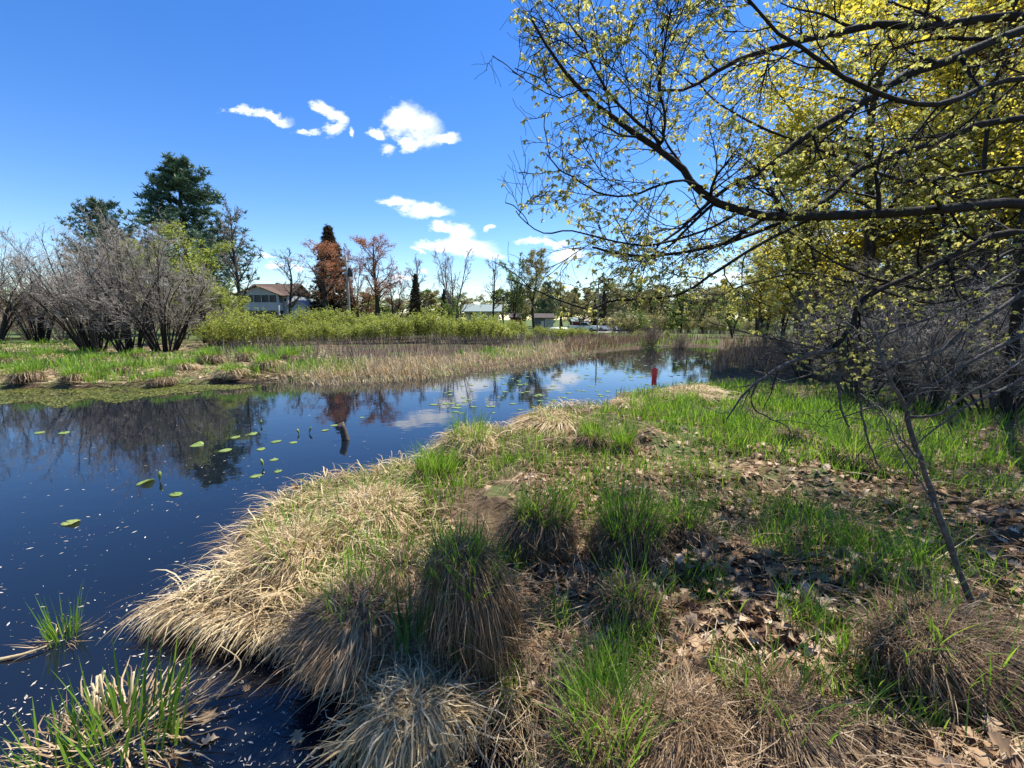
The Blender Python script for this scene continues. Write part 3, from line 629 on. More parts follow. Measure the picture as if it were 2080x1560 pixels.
for (px, py, w_, v_, lab) in [(412, 1440, .12, 1, 'brown leaf floating by the broken reed'), (372, 1478, .10, 2, 'tan leaf caught beside the corner reed clump'), (655, 1515, .10, 0, 'drowned leaf under the broad bladed straw tussock'), (445, 1495, .09, 3, 'curled yellow leaf in the shallow dark water'), (600, 1480, .10, 1, 'olive leaf standing in the dark shallows'), (493, 1392, .06, 0, 'small reddish leaf below the broken reed')]:
    c = at_z(px, py, .008); o = link('floating_leaf', vars_[v_], loc=tuple(c)); o.scale = (w_, w_, w_ * .5); o.rotation_euler = (.1, .05, px * .7); tag(o, lab, 'leaf', 'leaves floating in the near shallows')
# upright rolled lily leaves
def rolled(px, py, h, lab, lean=.2):
    c = at_z(px, py, 0); rg = rs(int(px)); e = empty('rolled_lily_leaf', tuple(c), lab, 'lily leaf', 'rolled lily leaves above the water')
    P = smooth_path([(0, 0, -.05), (lean * h * .4, 0, h * .5), (lean * h, .01, h)], 8)[None]
    V, Q, v = tubes(P, np.array([[.004, .004, .005, .014, .02, .02, .012, .002]]), 8); link('blade', mesh_np('blade', V, [Q], np.full(len(V), .7), mats=[M['pad']]), e)
rolled(325, 978, .14, 'upright yellow rolled leaf by the long floating one', .05)
rolled(536, 950, .13, 'rolled leaf standing in the nearest small pad group', -.3)
rolled(530, 865, .12, 'rolled leaf standing behind the midwater pads', .1)
rolled(608, 882, .10, 'small pair of leaf tips right of the midwater pads', -.4)
rolled(627, 880, .12, 'small leaf tip beside another, near the broken post', .5)
# far small pads
x = []; rg = rs(55)
far_pad = pad_mesh(9, .25, .2)
cnt = 0
while cnt < 230:
    px = rg.uniform(880, 1440); py = 722 + 120 * rg.random() ** 1.6
    c = at_z(px, py, .004)
    if water_sd(c[0:1], c[1:2])[0] > -.15 or py < 715 + .05 * (1440 - px) * .6: continue
    o = link('lily_pad', far_pad, loc=tuple(c)); s = .04 + .06 * rg.random(); o.scale = (s, s * (.6 + .4 * rg.random()), s); o.rotation_euler.z = rg.random() * 6.28
    tag(o, 'small pale floating pad on the far arm of the pond', 'lily pad', 'pads scattered over the far arm of the pond'); cnt += 1
# flecks
n = 5200; px = rg.uniform(-100, 1300, n); py = 800 + 760 * rg.random(n) ** .8
dd = np.array([at_z(a, b, .003) for a, b in zip(px, py)]); sd = water_sd(dd[:, 0], dd[:, 1]); k = (sd < -.02) & (rg.random(n) < .25 + .6 * np.exp(sd / .35) + .5 * (vnoise(dd[:, 0] * 1.2, dd[:, 1] * 1.2, 4) > .6)); dd = dd[k]
far = np.hypot(dd[:, 0], dd[:, 1])
V_, F_, v_ = scatter((LEAF_DIAMOND[0] * [1, .5, .1], LEAF_DIAMOND[1]), dd, rotmats(rg, len(dd), .03), (.008 + .035 * rg.random(len(dd)) ** 3) * (.6 + .12 * far), rng=rg)
o = link('floating_debris', mesh_np('floating_debris', V_, F_, v_), mat=M['fleck']); tag(o, 'tiny pale flecks and seeds floating on the pond', 'debris', kind='stuff')
# algae mat along the far left shore
n = 60000; t = rg.random(n); px = -350 + 860 * t; edge = np.interp(px, [-350, 0, 120, 300, 420, 510], [838, 826, 822, 806, 796, 786])
py = 782 + (edge - 782) * rg.random(n) * (0.75 + .5 * vnoise(px / 60, px * 0, 7))
kk_ = rg.random(n) < .35 + .9 * (vnoise(px / 40, py / 3, 17) > .42); px, py = px[kk_], py[kk_]; n = len(px)
dd = np.array([at_z(a, b, .006) for a, b in zip(px, py)])
V_, F_, v_ = scatter((LEAF_DIAMOND[0] * [1, .6, .3], LEAF_DIAMOND[1]), dd, rotmats(rg, n, .15), .03 + .07 * rg.random(n) ** 2, rng=rg)
M['algae'] = mat_var('algae', [(0, (.07, .075, .015)), (.6, (.16, .17, .03)), (1, (.26, .27, .06))], .1, .5, .3)
o = link('algae_mat', mesh_np('algae_mat', V_, F_, v_), mat=M['algae']); tag(o, 'olive algae and drowned grass along the far shallow edge', 'algae', kind='stuff')

# broken post
c = at_z(703, 893, 0); rg = rs(9)
e = empty('broken_post', tuple(c), 'grey broken wooden post sticking out of the pond', 'post')
S_ = 9; P = np.zeros((S_, 3)); P[:, 2] = np.linspace(-.25, .27, S_); P[:, 0] = -.28 * P[:, 2]; P[:, 1] = .05 * P[:, 2]
V, Q, v = tubes(P[None], np.array([[.075, .074, .072, .073, .072, .072, .07, .071, .068]]) * .85, 14)
V += rg.normal(size=V.shape) * .0035; V[-14:, 2] += np.cos(np.arange(14) / 14 * 6.283) * .03 + rg.normal(size=14) * .012
V = np.concatenate([V, [[P[-1, 0], P[-1, 1], P[-1, 2] - .035]]]); cap = np.array([[(S_ - 1) * 14 + j, (S_ - 1) * 14 + (j + 1) % 14, len(V) - 1] for j in range(14)])
link('shaft', mesh_np('shaft', V, [Q, cap], np.zeros(len(V)), mats=[M['wood']], smooth=False), e)

# red marker on a thin stake
c = at_z(1327, 797, .12)
zg = float(height(c[0], c[1])); e = empty('marker_post', (c[0], c[1], zg), 'red flat marker plate on a thin dark stake at the water edge', 'marker')
sc_ = np.hypot(c[0], c[1]) / F
M['red'] = mat_plain('red_plate', (.55, .02, .045), .4, .5, .08, 10); M['dark'] = mat_plain('dark_metal', (.03, .03, .032), .5, .4, .2, 20); M['whitepaint'] = mat_plain('white_paint', (.75, .75, .74), .5, .4, .05, 4)
V, Q, v = tubes(np.array([[[0.03, 0, -.1], [0.025, 0, .2], [0.02, 0, .52]]]), np.full((1, 3), .007), 6); link('stake', mesh_np('stake', V, [Q], v, mats=[M['dark']]), e)
def prism(name, outline, y0, y1, mat, parent, smooth=False):
    """outline in (x,z), extruded along y"""
    n = len(outline); a = np.array([[p[0], y0, p[1]] for p in outline]); b = np.array([[p[0], y1, p[1]] for p in outline])
    V = np.concatenate([a, b]); sides = np.array([[j, (j + 1) % n, n + (j + 1) % n, n + j] for j in range(n)])
    me = bpy.data.meshes.new(name); me.from_pydata([tuple(q) for q in V], [], [tuple(range(n))[::-1] if False else tuple(range(n)), tuple(range(2 * n - 1, n - 1, -1))] + [tuple(s) for s in sides])
    me.materials.append(mat); me.update()
    bm_fix(me); return link(name, me, parent)
import bmesh
def bm_fix(me, bev=0.0):
    bm = bmesh.new(); bm.from_mesh(me); bmesh.ops.recalc_face_normals(bm, faces=bm.faces)
    if bev: bmesh.ops.bevel(bm, geom=list(bm.edges), offset=bev, segments=2, affect='EDGES', profile=.6)
    bm.to_mesh(me); bm.free()
w2, hh = 4.8 * sc_, 34 * sc_
ol = [(-w2, .18), (w2, .18), (w2, .18 + hh - w2 * .8)] + [(w2 * math.cos(a), .18 + hh - w2 * .8 + w2 * .8 * math.sin(a)) for a in np.linspace(.3, math.pi - .3, 7)] + [(-w2, .18 + hh - w2 * .8)]
prism('plate', ol, -.02, -.012, M['red'], e)
prism('lower_band', [(-w2 * .95, .135), (w2 * .95, .135), (w2 * .95, .176), (-w2 * .95, .176)], -.019, -.013, M['whitepaint'], e)
for k_, zz in enumerate((.30, .37, .44)):
    prism('mark', [(-w2 * .5, zz), (w2 * .5, zz + .004), (w2 * .5, zz + .014), (-w2 * .5, zz + .010)], -.0235, -.0205, M['dark'], e)

# ------------------------------------------------------------------ the big tree leaning in from the side (limbs placed in depth)
TR = np.array([6.7, 4.9, 0.0])
def limb(pts, r0, r1, S=22):
    """pts: (px,py,forward distance)"""
    W = np.array([at_y(*p) for p in pts]); P = smooth_path(W, S); return P[None], np.linspace(r0, r1, S)[None]
def trunk_pt(z, yy=0): return None
limbs = [  # leafy limbs
 ([(2420,420,4.9),(2080,388,4.4),(1900,402,4.2),(1700,412,4.0),(1560,408,3.9),(1480,385,3.8),(1425,350,3.75),(1395,305,3.7),(1340,262,3.65),(1270,215,3.6),(1205,160,3.55),(1150,90,3.5),(1097,-5,3.45)], .085, .012),
 ([(1345,265,3.66),(1290,215,3.7),(1235,165,3.75),(1205,100,3.8),(1190,60,3.8),(1140,-10,3.8)], .026, .008),
 ([(1347,262,3.66),(1352,215,3.6),(1345,140,3.55),(1358,60,3.5),(1370,-20,3.45)], .024, .009),
 ([(1440,355,3.76),(1380,340,3.65),(1300,366,3.55),(1225,372,3.5),(1165,335,3.45),(1130,308,3.4),(1112,285,3.4)], .022, .005),
 ([(1520,396,3.85),(1440,440,3.7),(1330,470,3.6),(1230,460,3.5),(1150,440,3.45),(1080,440,3.4),(1035,398,3.35)], .022, .005),
 ([(1240,190,3.58),(1185,152,3.5),(1130,165,3.45),(1080,140,3.4),(1040,105,3.4)], .012, .004),
 ([(2420,-60,5.0),(2080,40,4.6),(1950,95,4.4),(1850,130,4.3),(1760,190,4.2),(1640,262,4.1),(1560,325,4.0),(1480,360,3.9),(1400,430,3.8),(1340,470,3.7)], .09, .012),
 ([(2400,60,5.2),(2080,10,5.0),(1900,30,4.8),(1780,25,4.7),(1680,45,4.6),(1590,65,4.5),(1500,92,4.4),(1400,150,4.3),(1330,160,4.2)], .10, .014),
 ([(2400,260,5.2),(2080,215,4.9),(1900,270,4.7),(1830,290,4.6),(1740,330,4.5),(1680,390,4.4),(1600,432,4.3),(1500,470,4.2),(1400,492,4.1),(1300,500,4.0),(1200,480,3.9)], .075, .012),
 ([(1640,425,4.05),(1540,475,4.0),(1450,535,3.95),(1380,575,3.9),(1300,586,3.85),(1240,590,3.8),(1195,602,3.75),(1140,580,3.7),(1090,556,3.65),(1035,533,3.6)], .030, .006),
 ([(2420,520,5.0),(2080,452,4.7),(1960,490,4.6),(1860,540,4.5),(1760,590,4.4),(1735,640,4.3),(1700,690,4.2)], .075, .03),
 ([(1590,450,4.3),(1650,490,4.4),(1720,530,4.5),(1800,556,4.6),(1890,570,4.7),(1980,540,4.9),(2080,480,5.1),(2300,420,5.3)][::-1], .05, .010),
 ([(2400,140,4.6),(2080,130,4.0),(1900,180,3.7),(1760,150,3.5),(1640,80,3.4),(1560,20,3.3),(1500,-60,3.2)], .05, .012),
 ([(2380,330,5.6),(2080,320,5.6),(1850,350,5.5),(1700,300,5.4),(1560,250,5.3),(1460,200,5.2),(1400,130,5.1)], .05, .01),
 ([(2380,600,5.4),(2080,560,5.4),(1900,600,5.3),(1750,560,5.2),(1620,540,5.1),(1500,570,5.0),(1440,610,4.9)], .04, .008)]
dead_limbs = [
 ([(1700,690,4.2),(1640,706,4.15),(1560,742,4.1),(1520,770,4.1),(1480,828,4.05)], .028, .006),
 ([(1720,650,4.3),(1712,720,4.25),(1705,790,4.2),(1725,850,4.2)], .022, .008),
 ([(1725,640,4.3),(1745,720,4.3),(1745,800,4.3),(1760,880,4.3),(1780,930,4.3)], .018, .005),
 ([(2100,560,4.2),(1980,640,4.2),(1900,700,4.2),(1800,720,4.2),(1650,690,4.3),(1500,660,4.4),(1440,640,4.4)], .022, .006),
 ([(2120,640,4.0),(2000,700,4.0),(1880,770,4.0),(1790,800,4.1),(1700,830,4.2)], .02, .005),
 ([(2150,700,3.9),(2060,760,3.9),(1980,800,3.9),(1900,860,3.9),(1850,930,3.9)], .016, .004),
 ([(1545,745,4.1),(1530,800,4.1),(1570,830,4.1),(1610,850,4.1),(1590,900,4.1)], .010, .003),
 ([(2150,480,4.6),(1950,600,4.5),(1800,660,4.5),(1650,740,4.5),(1560,760,4.6)], .02, .005)]
e = empty('leaning_oak', tuple(TR - [0, 0, .1]), 'big dark limbed oak with yellow green young leaves reaching over the bank', 'tree')
zt = lambda q: q - TR
rg = rs(5)
tp = smooth_path([TR, TR + [-.05, .05, 2], TR + [.1, 0, 4], TR + [0, .15, 7], TR + [.2, .1, 11]], 24)[None]
V, Q, v = tubes(zt(tp), np.linspace(.30, .08, 24)[None] * (1 + .05 * rg.normal(size=(1, 24))), 14)
link('trunk', mesh_np('trunk', V, [Q], v * 0 + .4, mats=[M['bark']]), e)
allP, allR = [], []
for pts, r0, r1 in limbs:
    P, R = limb(pts, r0 * (.62 if len(allP) == 0 else .5), r1 * .7)
    P = P + np.cumsum(rg.normal(size=P.shape) * .006, axis=1)
    V, Q, v = tubes(zt(P), R * (1 + .06 * rg.normal(size=R.shape)), 8); link('limb', mesh_np('limb', V, [Q], v * 0 + .35, mats=[M['bark']]), e)
    allP.append(P); allR.append(R)
# extra limbs above the view, added on the trunk to shade the bank
ov, ovR = grow(rg, tp, np.linspace(.30, .08, 24)[None], 3, .6, .98, 72, .5, 22, .07, (-.012, -.01, .01), .42, .12)
for k in range(len(ov)):
    V, Q, v = tubes(zt(ov[k:k + 1]), ovR[k:k + 1], 7); link('limb', mesh_np('limb', V, [Q], v * 0 + .35, mats=[M['bark']]), e)
LP = np.concatenate(allP); LR = np.concatenate(allR)
b1, r1_ = grow(rg, LP, LR, 13, .10, 1.0, 42, .95, 8, .12, (-.01, -.01, .0), .5, .3, rel=False, tap=.75)
b1b, r1b = grow(rg, ov, ovR, 9, .2, 1.0, 45, 1.3, 8, .12, (0, 0, .0), .5, .3, rel=False)
B1 = np.concatenate([b1, b1b]); R1 = np.concatenate([r1_, r1b])
b2, r2_ = grow(rg, B1, np.maximum(R1, .004), 6, .2, 1.0, 45, .42, 6, .16, (-.01, 0, -.01), .6, .35, rel=False)
CE = np.array([at_y(px, py, 3.5) for px, py in [(1420, 700), (1140, 620), (1030, 530), (1075, 470), (1018, 400), (1090, 330), (1075, 270), (1090, 200), (1030, 100), (1045, 0), (1060, -300)]])
def inside_crown(Q):
    """world-space edge of the crown: how far its outer twigs reach at each height"""
    return Q[:, 0] + .17 * rs(len(Q)).normal(size=len(Q)) + .24 * (vnoise(Q[:, 2] * 6, Q[:, 0], 9) - .5) > np.interp(Q[:, 2], CE[:, 2], CE[:, 0])
k_ = inside_crown(B1[:, -1]) | (np.arange(len(B1)) % 7 == 0) & inside_crown(B1[:, 4]); B1, R1 = B1[k_], R1[k_]
b2, r2_ = grow(rg, B1, np.maximum(R1, .004), 7, .15, 1.0, 45, .42, 6, .16, (-.01, 0, -.01), .6, .35, rel=False)
k_ = inside_crown(b2[:, -1]); b2, r2_ = b2[k_], r2_[k_]
b3, r3_ = grow(rg, b2, np.maximum(r2_, .0028), 5, .2, 1.0, 45, .24, 4, .2, (0, 0, .02), .7, .5, rel=False)
parts = [tubes(zt(B1), np.maximum(R1, .0035), 5), tubes(zt(b2), np.maximum(r2_, .0022), 4), tubes(zt(b3), np.maximum(r3_, .0016), 3)]
V, Fs, v = cat(parts); o = link('twigs', mesh_np('twigs', V, Fs, v * .5, mats=[M['bark']]), e); tag(o, kind='stuff')
# young leaf tufts at twig ends
def tuft(seed, n=6):
    rg = rs(seed); P = []
    T = leaf_lobed(.5, .35)
    a = np.arange(n) / n * 6.283 + rg.normal(size=n) * .4
    Rm = rotmats(rg, n, .25, yaw=a)
    til = .5 + .4 * rg.random(n)      # droop
    V, Fc, v = scatter((np.stack([T[0][:, 0] * math.cos(.6), T[0][:, 1] * .9, T[0][:, 2] - T[0][:, 0] * .55], 1), T[1]), np.zeros((n, 3)), Rm, .6 + .5 * rg.random(n), rng=rg)
    cN = 3; cr = np.zeros((cN, 3)); Vc, Qc, vc = blades(rg, cr, rg.random(cN) * 6.28, .9, 2.4, 3.0, .06, 4)
    return cat([(V, Fc, v), (Vc, Qc, vc * 0)])
TU = [tuft(100 + k) for k in range(5)]
ends = np.concatenate([b3[:, -1], b2[:, -1]])
sel = (rg.random(len(ends)) < .72) & inside_crown(ends); ends = ends[sel]
dcam = np.linalg.norm(ends - [0, 0, CAMZ], axis=1)
vis = (ends[:, 1] > 1.0) & (np.abs(ends[:, 0] / np.maximum(ends[:, 1], .1)) < 1.25)
order = np.argsort(np.where(vis, ends[:, 0] + .0 * dcam, 1e3))
one = order[:300]; rest = order[300:]
tm = [mesh_np('leaf_tuft', V, Fs, v, mats=[M['oakleaf']]) for V, Fs, v in TU]
for k, i in enumerate(one):
    o = link('leaf_tuft', tm[k % 5], e, tuple(zt(ends[i]))); s = .022 + .02 * rg.random(); o.scale = (s, s, s); o.rotation_euler = (rg.normal() * .4, rg.normal() * .4, rg.random() * 6.28)
parts = []
for k in range(5):
    q = rest[k::5]; V, Fs, v = TU[k]
    parts.append(scatter((V, Fs), zt(ends[q]), rotmats(rg, len(q), .4), .022 + .02 * rg.random(len(q)), rng=rg))
V, Fs, v = cat(parts); o = link('leaves', mesh_np('leaves', V, Fs, v, mats=[M['oakleaf']]), e); tag(o, kind='stuff')
for pts, r0, r1 in dead_limbs:
    P, R = limb(pts, r0, r1); P = P + np.cumsum(rg.normal(size=P.shape) * .005, axis=1)
    V, Q, v = tubes(zt(P), R, 7); o = link('bare_limb', mesh_np('bare_limb', V, [Q], v * 0 + .6, mats=[M['greybark']]), e)
    c1, q1 = grow(rg, P, R, 9, .2, 1, 50, .5, 7, .2, (0, 0, -.03), .5, .3, rel=False); c2, q2 = grow(rg, c1, np.maximum(q1, .003), 4, .3, 1, 50, .22, 5, .25, (0, 0, 0), .6, .4, rel=False)
    V, Fs, v = cat([tubes(zt(c1), np.maximum(q1, .0025), 4), tubes(zt(c2), np.maximum(q2, .0015), 3)])
    link('bare_twigs', mesh_np('bare_twigs', V, Fs, v, mats=[M['greybark']]), o)

# slim grey sapling
def from_px(pts): return np.array([at_y(*p) for p in pts])
base = at_z(2015, 1300, .28); Yb = base[1]
e = empty('grey_sapling', tuple(base), 'slim grey barked sapling with forked bare branches in front of the bank grass', 'sapling')
rg = rs(15)
sp = [([(2015,1300,Yb),(1975,1215,Yb),(1935,1120,Yb+.02),(1900,1020,Yb+.05),(1870,930,Yb+.06),(1848,875,Yb+.08),(1838,828,Yb+.1)], .026, .017),
      ([(1838,828,Yb+.1),(1808,775,Yb+.1),(1780,715,Yb+.15),(1745,660,Yb+.2),(1730,600,Yb+.25)], .016, .006),
      ([(1838,828,Yb+.1),(1868,785,Yb+.05),(1885,740,Yb),(1890,690,Yb),(1925,620,Yb)], .014, .005),
      ([(1846,850,Yb+.1),(1900,842,Yb),(1960,795,Yb-.05),(2040,740,Yb-.1),(2120,690,Yb-.1)], .012, .006),
      ([(1870,930,Yb+.06),(1840,900,Yb+.1),(1822,860,Yb+.1),(1800,830,Yb+.2)], .008, .003),
      ([(1905,1035,Yb),(1880,985,Yb+.1),(1845,940,Yb+.15),(1815,890,Yb+.2),(1800,840,Yb+.2)], .009, .003)]
PP = []
for k, (pts, r0, r1) in enumerate(sp):
    P = smooth_path(from_px(pts), 16)[None]; P = P + np.cumsum(rg.normal(size=P.shape) * .005, axis=1); R = np.linspace(r0, r1, 16)[None] * .66 * (1 + .09 * rg.normal(size=(1, 16)))
    V, Q, v = tubes(P - base, R, 9); link('stem' if k == 0 else 'branch', mesh_np('stem', V, [Q], v * 0 + .6, mats=[M['greybark']]), e)
    if k: PP.append((P, R))
Pc = np.concatenate([p for p, r in PP]); Rc = np.concatenate([r for p, r in PP])
c1, q1 = grow(rg, Pc, Rc, 6, .2, 1, 50, .4, 7, .18, (0, 0, .0), .5, .3, rel=False); c2, q2 = grow(rg, c1, np.maximum(q1, .002), 4, .2, 1, 50, .2, 5, .2, (0, 0, 0), .6, .4, rel=False)
V, Fs, v = cat([tubes(c1 - base, np.maximum(q1, .002), 4), tubes(c2 - base, np.maximum(q2, .0013), 3)]); link('twigs', mesh_np('twigs', V, Fs, v, mats=[M['greybark']]), e)

# ------------------------------------------------------------------ tree kinds (metres, base at the origin, height 1 unit scaled later)
def bare_tree(seed, H=10.0, spread=.5, n1=16, up=.03, ang=40, stems=1, leaf=None, nleaf=0, ls=.2, r0=.022, t0=.25, dens=1.0, twig=.017):
    rg = rs(seed); st = []
    for k in range(stems):
        a = rg.random() * 6.28; sp_ = .0 if stems == 1 else .18
        top = np.array([math.cos(a) * sp_ * H, math.sin(a) * sp_ * H, H * (.95 if k == 0 else .8 + .15 * rg.random())])
        st.append(smooth_path([np.zeros(3), top * [.25, .25, .35] + rg.normal(size=3) * .01 * H, top * [.6, .6, .7] + rg.normal(size=3) * .015 * H, top], 14))
    T = np.array(st); TRd = np.tile(np.linspace(r0 * H, .003 * H, 14), (stems, 1)) / (1 if stems == 1 else 1.5)
    a1, s1 = grow(rg, T, TRd, n1, t0, .98, ang, spread * .62, 8, .10, (0, 0, up), .55, .15, tap=.62)
    a2, s2 = grow(rg, a1, s1, 6, .2, 1, 40, .45, 6, .14, (0, 0, up), .55, .3, tap=.4)
    a3, s3 = grow(rg, a2, s2, int(4 * dens), .2, 1, 40, .5, 5, .18, (0, 0, up), .6, .4, tap=.3)
    tw = twig * H * .1
    tr = cat([tubes(T, TRd, 8), tubes(a1, s1, 5)])
    ps = [tubes(a2, np.maximum(s2, tw), 4), tubes(a3, np.maximum(s3, tw * .7), 3)]
    cr = cat(ps); lf = None
    if nleaf:
        P = np.concatenate([a3.reshape(-1, 3), a2[:, 2:].reshape(-1, 3)]); q = P[rg.integers(0, len(P), nleaf)] + rg.normal(size=(nleaf, 3)) * .012 * H
        lf = scatter(LEAF_DIAMOND, q, randrot(rg, nleaf), ls * (.6 + .8 * rg.random(nleaf)), np.clip(.5 + .22 * rg.normal(size=nleaf), 0, 1))
    return tr, cr, lf
def needles(n=9):
    rg = rs(3); P = []
    V, Q, v = blades(rg, np.zeros((n, 3)), np.arange(n) / n * 6.28, 1.0, .5 + .6 * rg.random(n), .8 + .9 * rg.random(n), .22, 3); return V, Q
NEED = needles()
def conifer(seed, H, W, n, base_t, droop, upturn, tuft_s, taper=1.0, sub=6, ragged=.3, layer=None):
    rg = rs(seed); T = smooth_path([(0, 0, 0), (rg.normal() * .01 * H, 0, H * .5), (0, 0, H)], 16)[None]; R = np.linspace(.018 * H, .003 * H, 16)[None]
    t = base_t + (1 - base_t) * ((np.arange(n) + rg.random(n)) / n)
    if layer: t = base_t + (1 - base_t) * np.clip((np.floor((t - base_t) / (1 - base_t) * layer) + .25 * rg.random(n)) / layer, 0, .995)
    L = W * .5 * np.clip((1 - (t - base_t) / (1 - base_t)) ** taper, .06, 1) * (1 - ragged + 2 * ragged * rg.random(n)) * np.clip((t - base_t) / .06 + .55, 0, 1)
    a = np.arange(n) * 2.39996 + rg.normal(size=n) * .3
    S = 7; s = np.linspace(0, 1, S)
    P = np.empty((n, S, 3)); P[:, :, 0] = L[:, None] * s * np.cos(a)[:, None]; P[:, :, 1] = L[:, None] * s * np.sin(a)[:, None]
    P[:, :, 2] = (t * H)[:, None] + L[:, None] * (droop * s + upturn * s ** 2)[None]
    RR = np.maximum(.006 * H * (1 - t), .0012 * H)[:, None] * np.linspace(1, .3, S)[None]
    b, rb = grow(rg, P, RR, sub, .15, 1, 50, .4, 5, .08, (0, 0, .03 if upturn > 0 else -.03), .6, .4, tap=.45)
    q = np.concatenate([b[:, 1:].reshape(-1, 3), P[:, 2:].reshape(-1, 3)]); N = len(q); q = q + rg.normal(size=q.shape) * tuft_s * .35
    lf = scatter(NEED, q, rotmats(rg, N, .5), tuft_s * (.6 + .7 * rg.random(N)), np.clip(.45 + .25 * rg.normal(size=N), 0, 1))
    return cat([tubes(T, R, 8), tubes(P, RR, 4)]), cat([tubes(b, np.maximum(rb, .0008 * H), 3)]), lf
KIND = {}
def reg(k, built, H):
    tr, cr, lf = built
    KIND[k] = (mesh_np('trunk', tr[0], tr[1] if isinstance(tr[1], list) else [tr[1]], tr[2]), mesh_np('twigs', cr[0], cr[1] if isinstance(cr[1], list) else [cr[1]], cr[2]),
               None if lf is None else mesh_np('foliage', lf[0], lf[1], lf[2]), H)
reg('bare1', bare_tree(21, 10, .55, 22, .05, 35, dens=1.5), 10)
reg('bare2', bare_tree(22, 10, .60, 20, .03, 45, t0=.3, dens=1.5), 10)
reg('bare3', bare_tree(23, 10, .55, 12, .06, 28, stems=4, t0=.2, dens=1.5), 10)
reg('bud1', bare_tree(24, 10, .62, 20, .06, 38, leaf=1, nleaf=7500, ls=.085, dens=1.5), 10)
reg('bud2', bare_tree(25, 10, .55, 10, .05, 35, stems=3, leaf=1, nleaf=6500, ls=.085, dens=1.5), 10)
reg('leafy1', bare_tree(26, 10, .75, 18, .02, 48, leaf=1, nleaf=11000, ls=.13, dens=1.5), 10)
reg('leafy2', bare_tree(27, 10, .7, 16, .03, 45, stems=2, leaf=1, nleaf=10000, ls=.13, t0=.15, dens=1.5), 10)
reg('spruce', conifer(28, 10, 4.6, 170, .04, -.15, -.12, .24, .85, 7, .32), 10)
reg('pine', conifer(29, 10, 5.8, 80, .16, .12, .25, .26, .60, 9, .42, layer=13), 10)
reg('pine2', conifer(30, 10, 6.5, 60, .25, .2, .3, .30, .55, 9, .45, layer=10), 10)
reg('far1', bare_tree(31, 10, .7, 16, .03, 45, leaf=1, nleaf=6000, ls=.30, t0=.12), 10)
reg('far2', bare_tree(32, 10, .7, 14, .03, 40, stems=3, leaf=1, nleaf=5000, ls=.28, t0=.1), 10)
reg('wood1', bare_tree(33, 10, .75, 20, .02, 50, r0=.011, leaf=1, nleaf=16000, ls=.095, dens=1.5, twig=.006), 10)
reg('wood2', bare_tree(34, 10, .7, 18, .03, 45, r0=.011, stems=2, leaf=1, nleaf=15000, ls=.095, t0=.15, dens=1.5, twig=.006), 10)
def tree(kind, name, label, px, Y, top, wpx=None, leaf='paleleaf', bark='bark', twig=None, group=None, z=None, rz=None, cat_='tree', base=None):
    tr, tw, lf, H = KIND[kind]; b = at_y(px, 645, Y); zz = float(height(b[0], b[1])) if z is None else z
    t = at_y(px, top, Y)[2]; h = max(t - zz, .5)
    e = empty(name, (b[0], b[1], zz - .05), label, cat_, group, rz if rz is not None else (px * 7.13) % 6.28)
    s = h / H; wid = s if wpx is None else wpx / F * Y * 1.08 / (TREEW[kind])
    e.scale = (wid, wid, s)
    for me, nm, mt in ((tr, 'trunk', bark), (tw, 'twigs', twig or bark), (lf, 'foliage', leaf)):
        if me is None: continue
        o = link(nm, me, e)
        if not me.materials: me.materials.append(None)
        o.material_slots[0].link = 'OBJECT'; o.material_slots[0].material = M[mt]
    return e
TREEW = {}
for k, (tr, tw, lf, H) in KIND.items():
    c = np.empty(len(tw.vertices) * 3); tw.vertices.foreach_get('co', c); c = c.reshape(-1, 3); TREEW[k] = float(np.percentile(np.hypot(c[:, 0], c[:, 1]), 97) * 2)
TB = 'trees beyond the far shore'
tree('pine', 'pine_tree', 'tall dark white pine towering over the bare shrubs', 395, 72, 318, 215, 'needle', rz=.6)
tree('pine2', 'pine_tree', 'smaller dark pine peeking over the shrubs beside the tall pine', 232, 78, 408, 125, 'needle', rz=2.0)
tree('leafy1', 'evergreen_tree', 'rounded dark evergreen under the tall pine', 436, 64, 488, 84, 'needle', rz=4.0)
tree('bare1', 'bare_tree', 'tall bare tree with upright branches beside the pine', 488, 60, 418, 80, bark='bark', twig='brush')
tree('bare2', 'bare_tree', 'bare dark tree behind the white garage', 592, 56, 512, 95, bark='bark', twig='brush')
tree('spruce', 'spruce_tree', 'pointed dark spruce behind the reddish maple', 678, 62, 462, 96, 'spruce')
tree('bud1', 'maple_tree', 'rust red budding maple in front of the pointed spruce', 660, 57, 500, 120, 'redbud', twig='brush')
tree('bud2', 'maple_tree', 'small pink budding maple right behind the utility pole', 718, 64, 503, 60, 'pinkbud', twig='brush')
tree('bud1', 'maple_tree', 'tall orange red maple right of the utility pole', 765, 60, 488, 92, 'redbud', twig='brush', rz=1.0)
tree('bud2', 'maple_tree', 'short pink budding maple between the tall maple and the little spruce', 802, 62, 545, 62, 'pinkbud', twig='brush')
tree('bud2', 'maple_tree', 'low orange maple thicket at the foot of the tall maple', 735, 62, 570, 70, 'redbud', twig='brush', rz=3)
tree('spruce', 'spruce_tree', 'little dark spruce under a bare tree', 846, 60, 558, 40, 'spruce')
tree('bare1', 'bare_tree', 'bare tree rising behind the little spruce', 850, 64, 527, 58, bark='bark', twig='brush')
tree('bare3', 'bare_tree', 'pale bare tree with upright stems left of the green roofed house', 922, 62, 510, 76, bark='greybark', twig='twig', rz=2.2)
tree('spruce', 'spruce_tree', 'tiny dark spruce at the foot of the pale bare tree', 903, 58, 588, 26, 'spruce')
tree('leafy2', 'small_tree', 'small fresh green tree below the tiny spruce', 912, 56, 606, 44, 'greenleaf')
tree('bare2', 'bare_tree', 'dark trunked bare tree in front of the green roofed house', 1001, 60, 523, 62, bark='bark', twig='brush', rz=1.3)
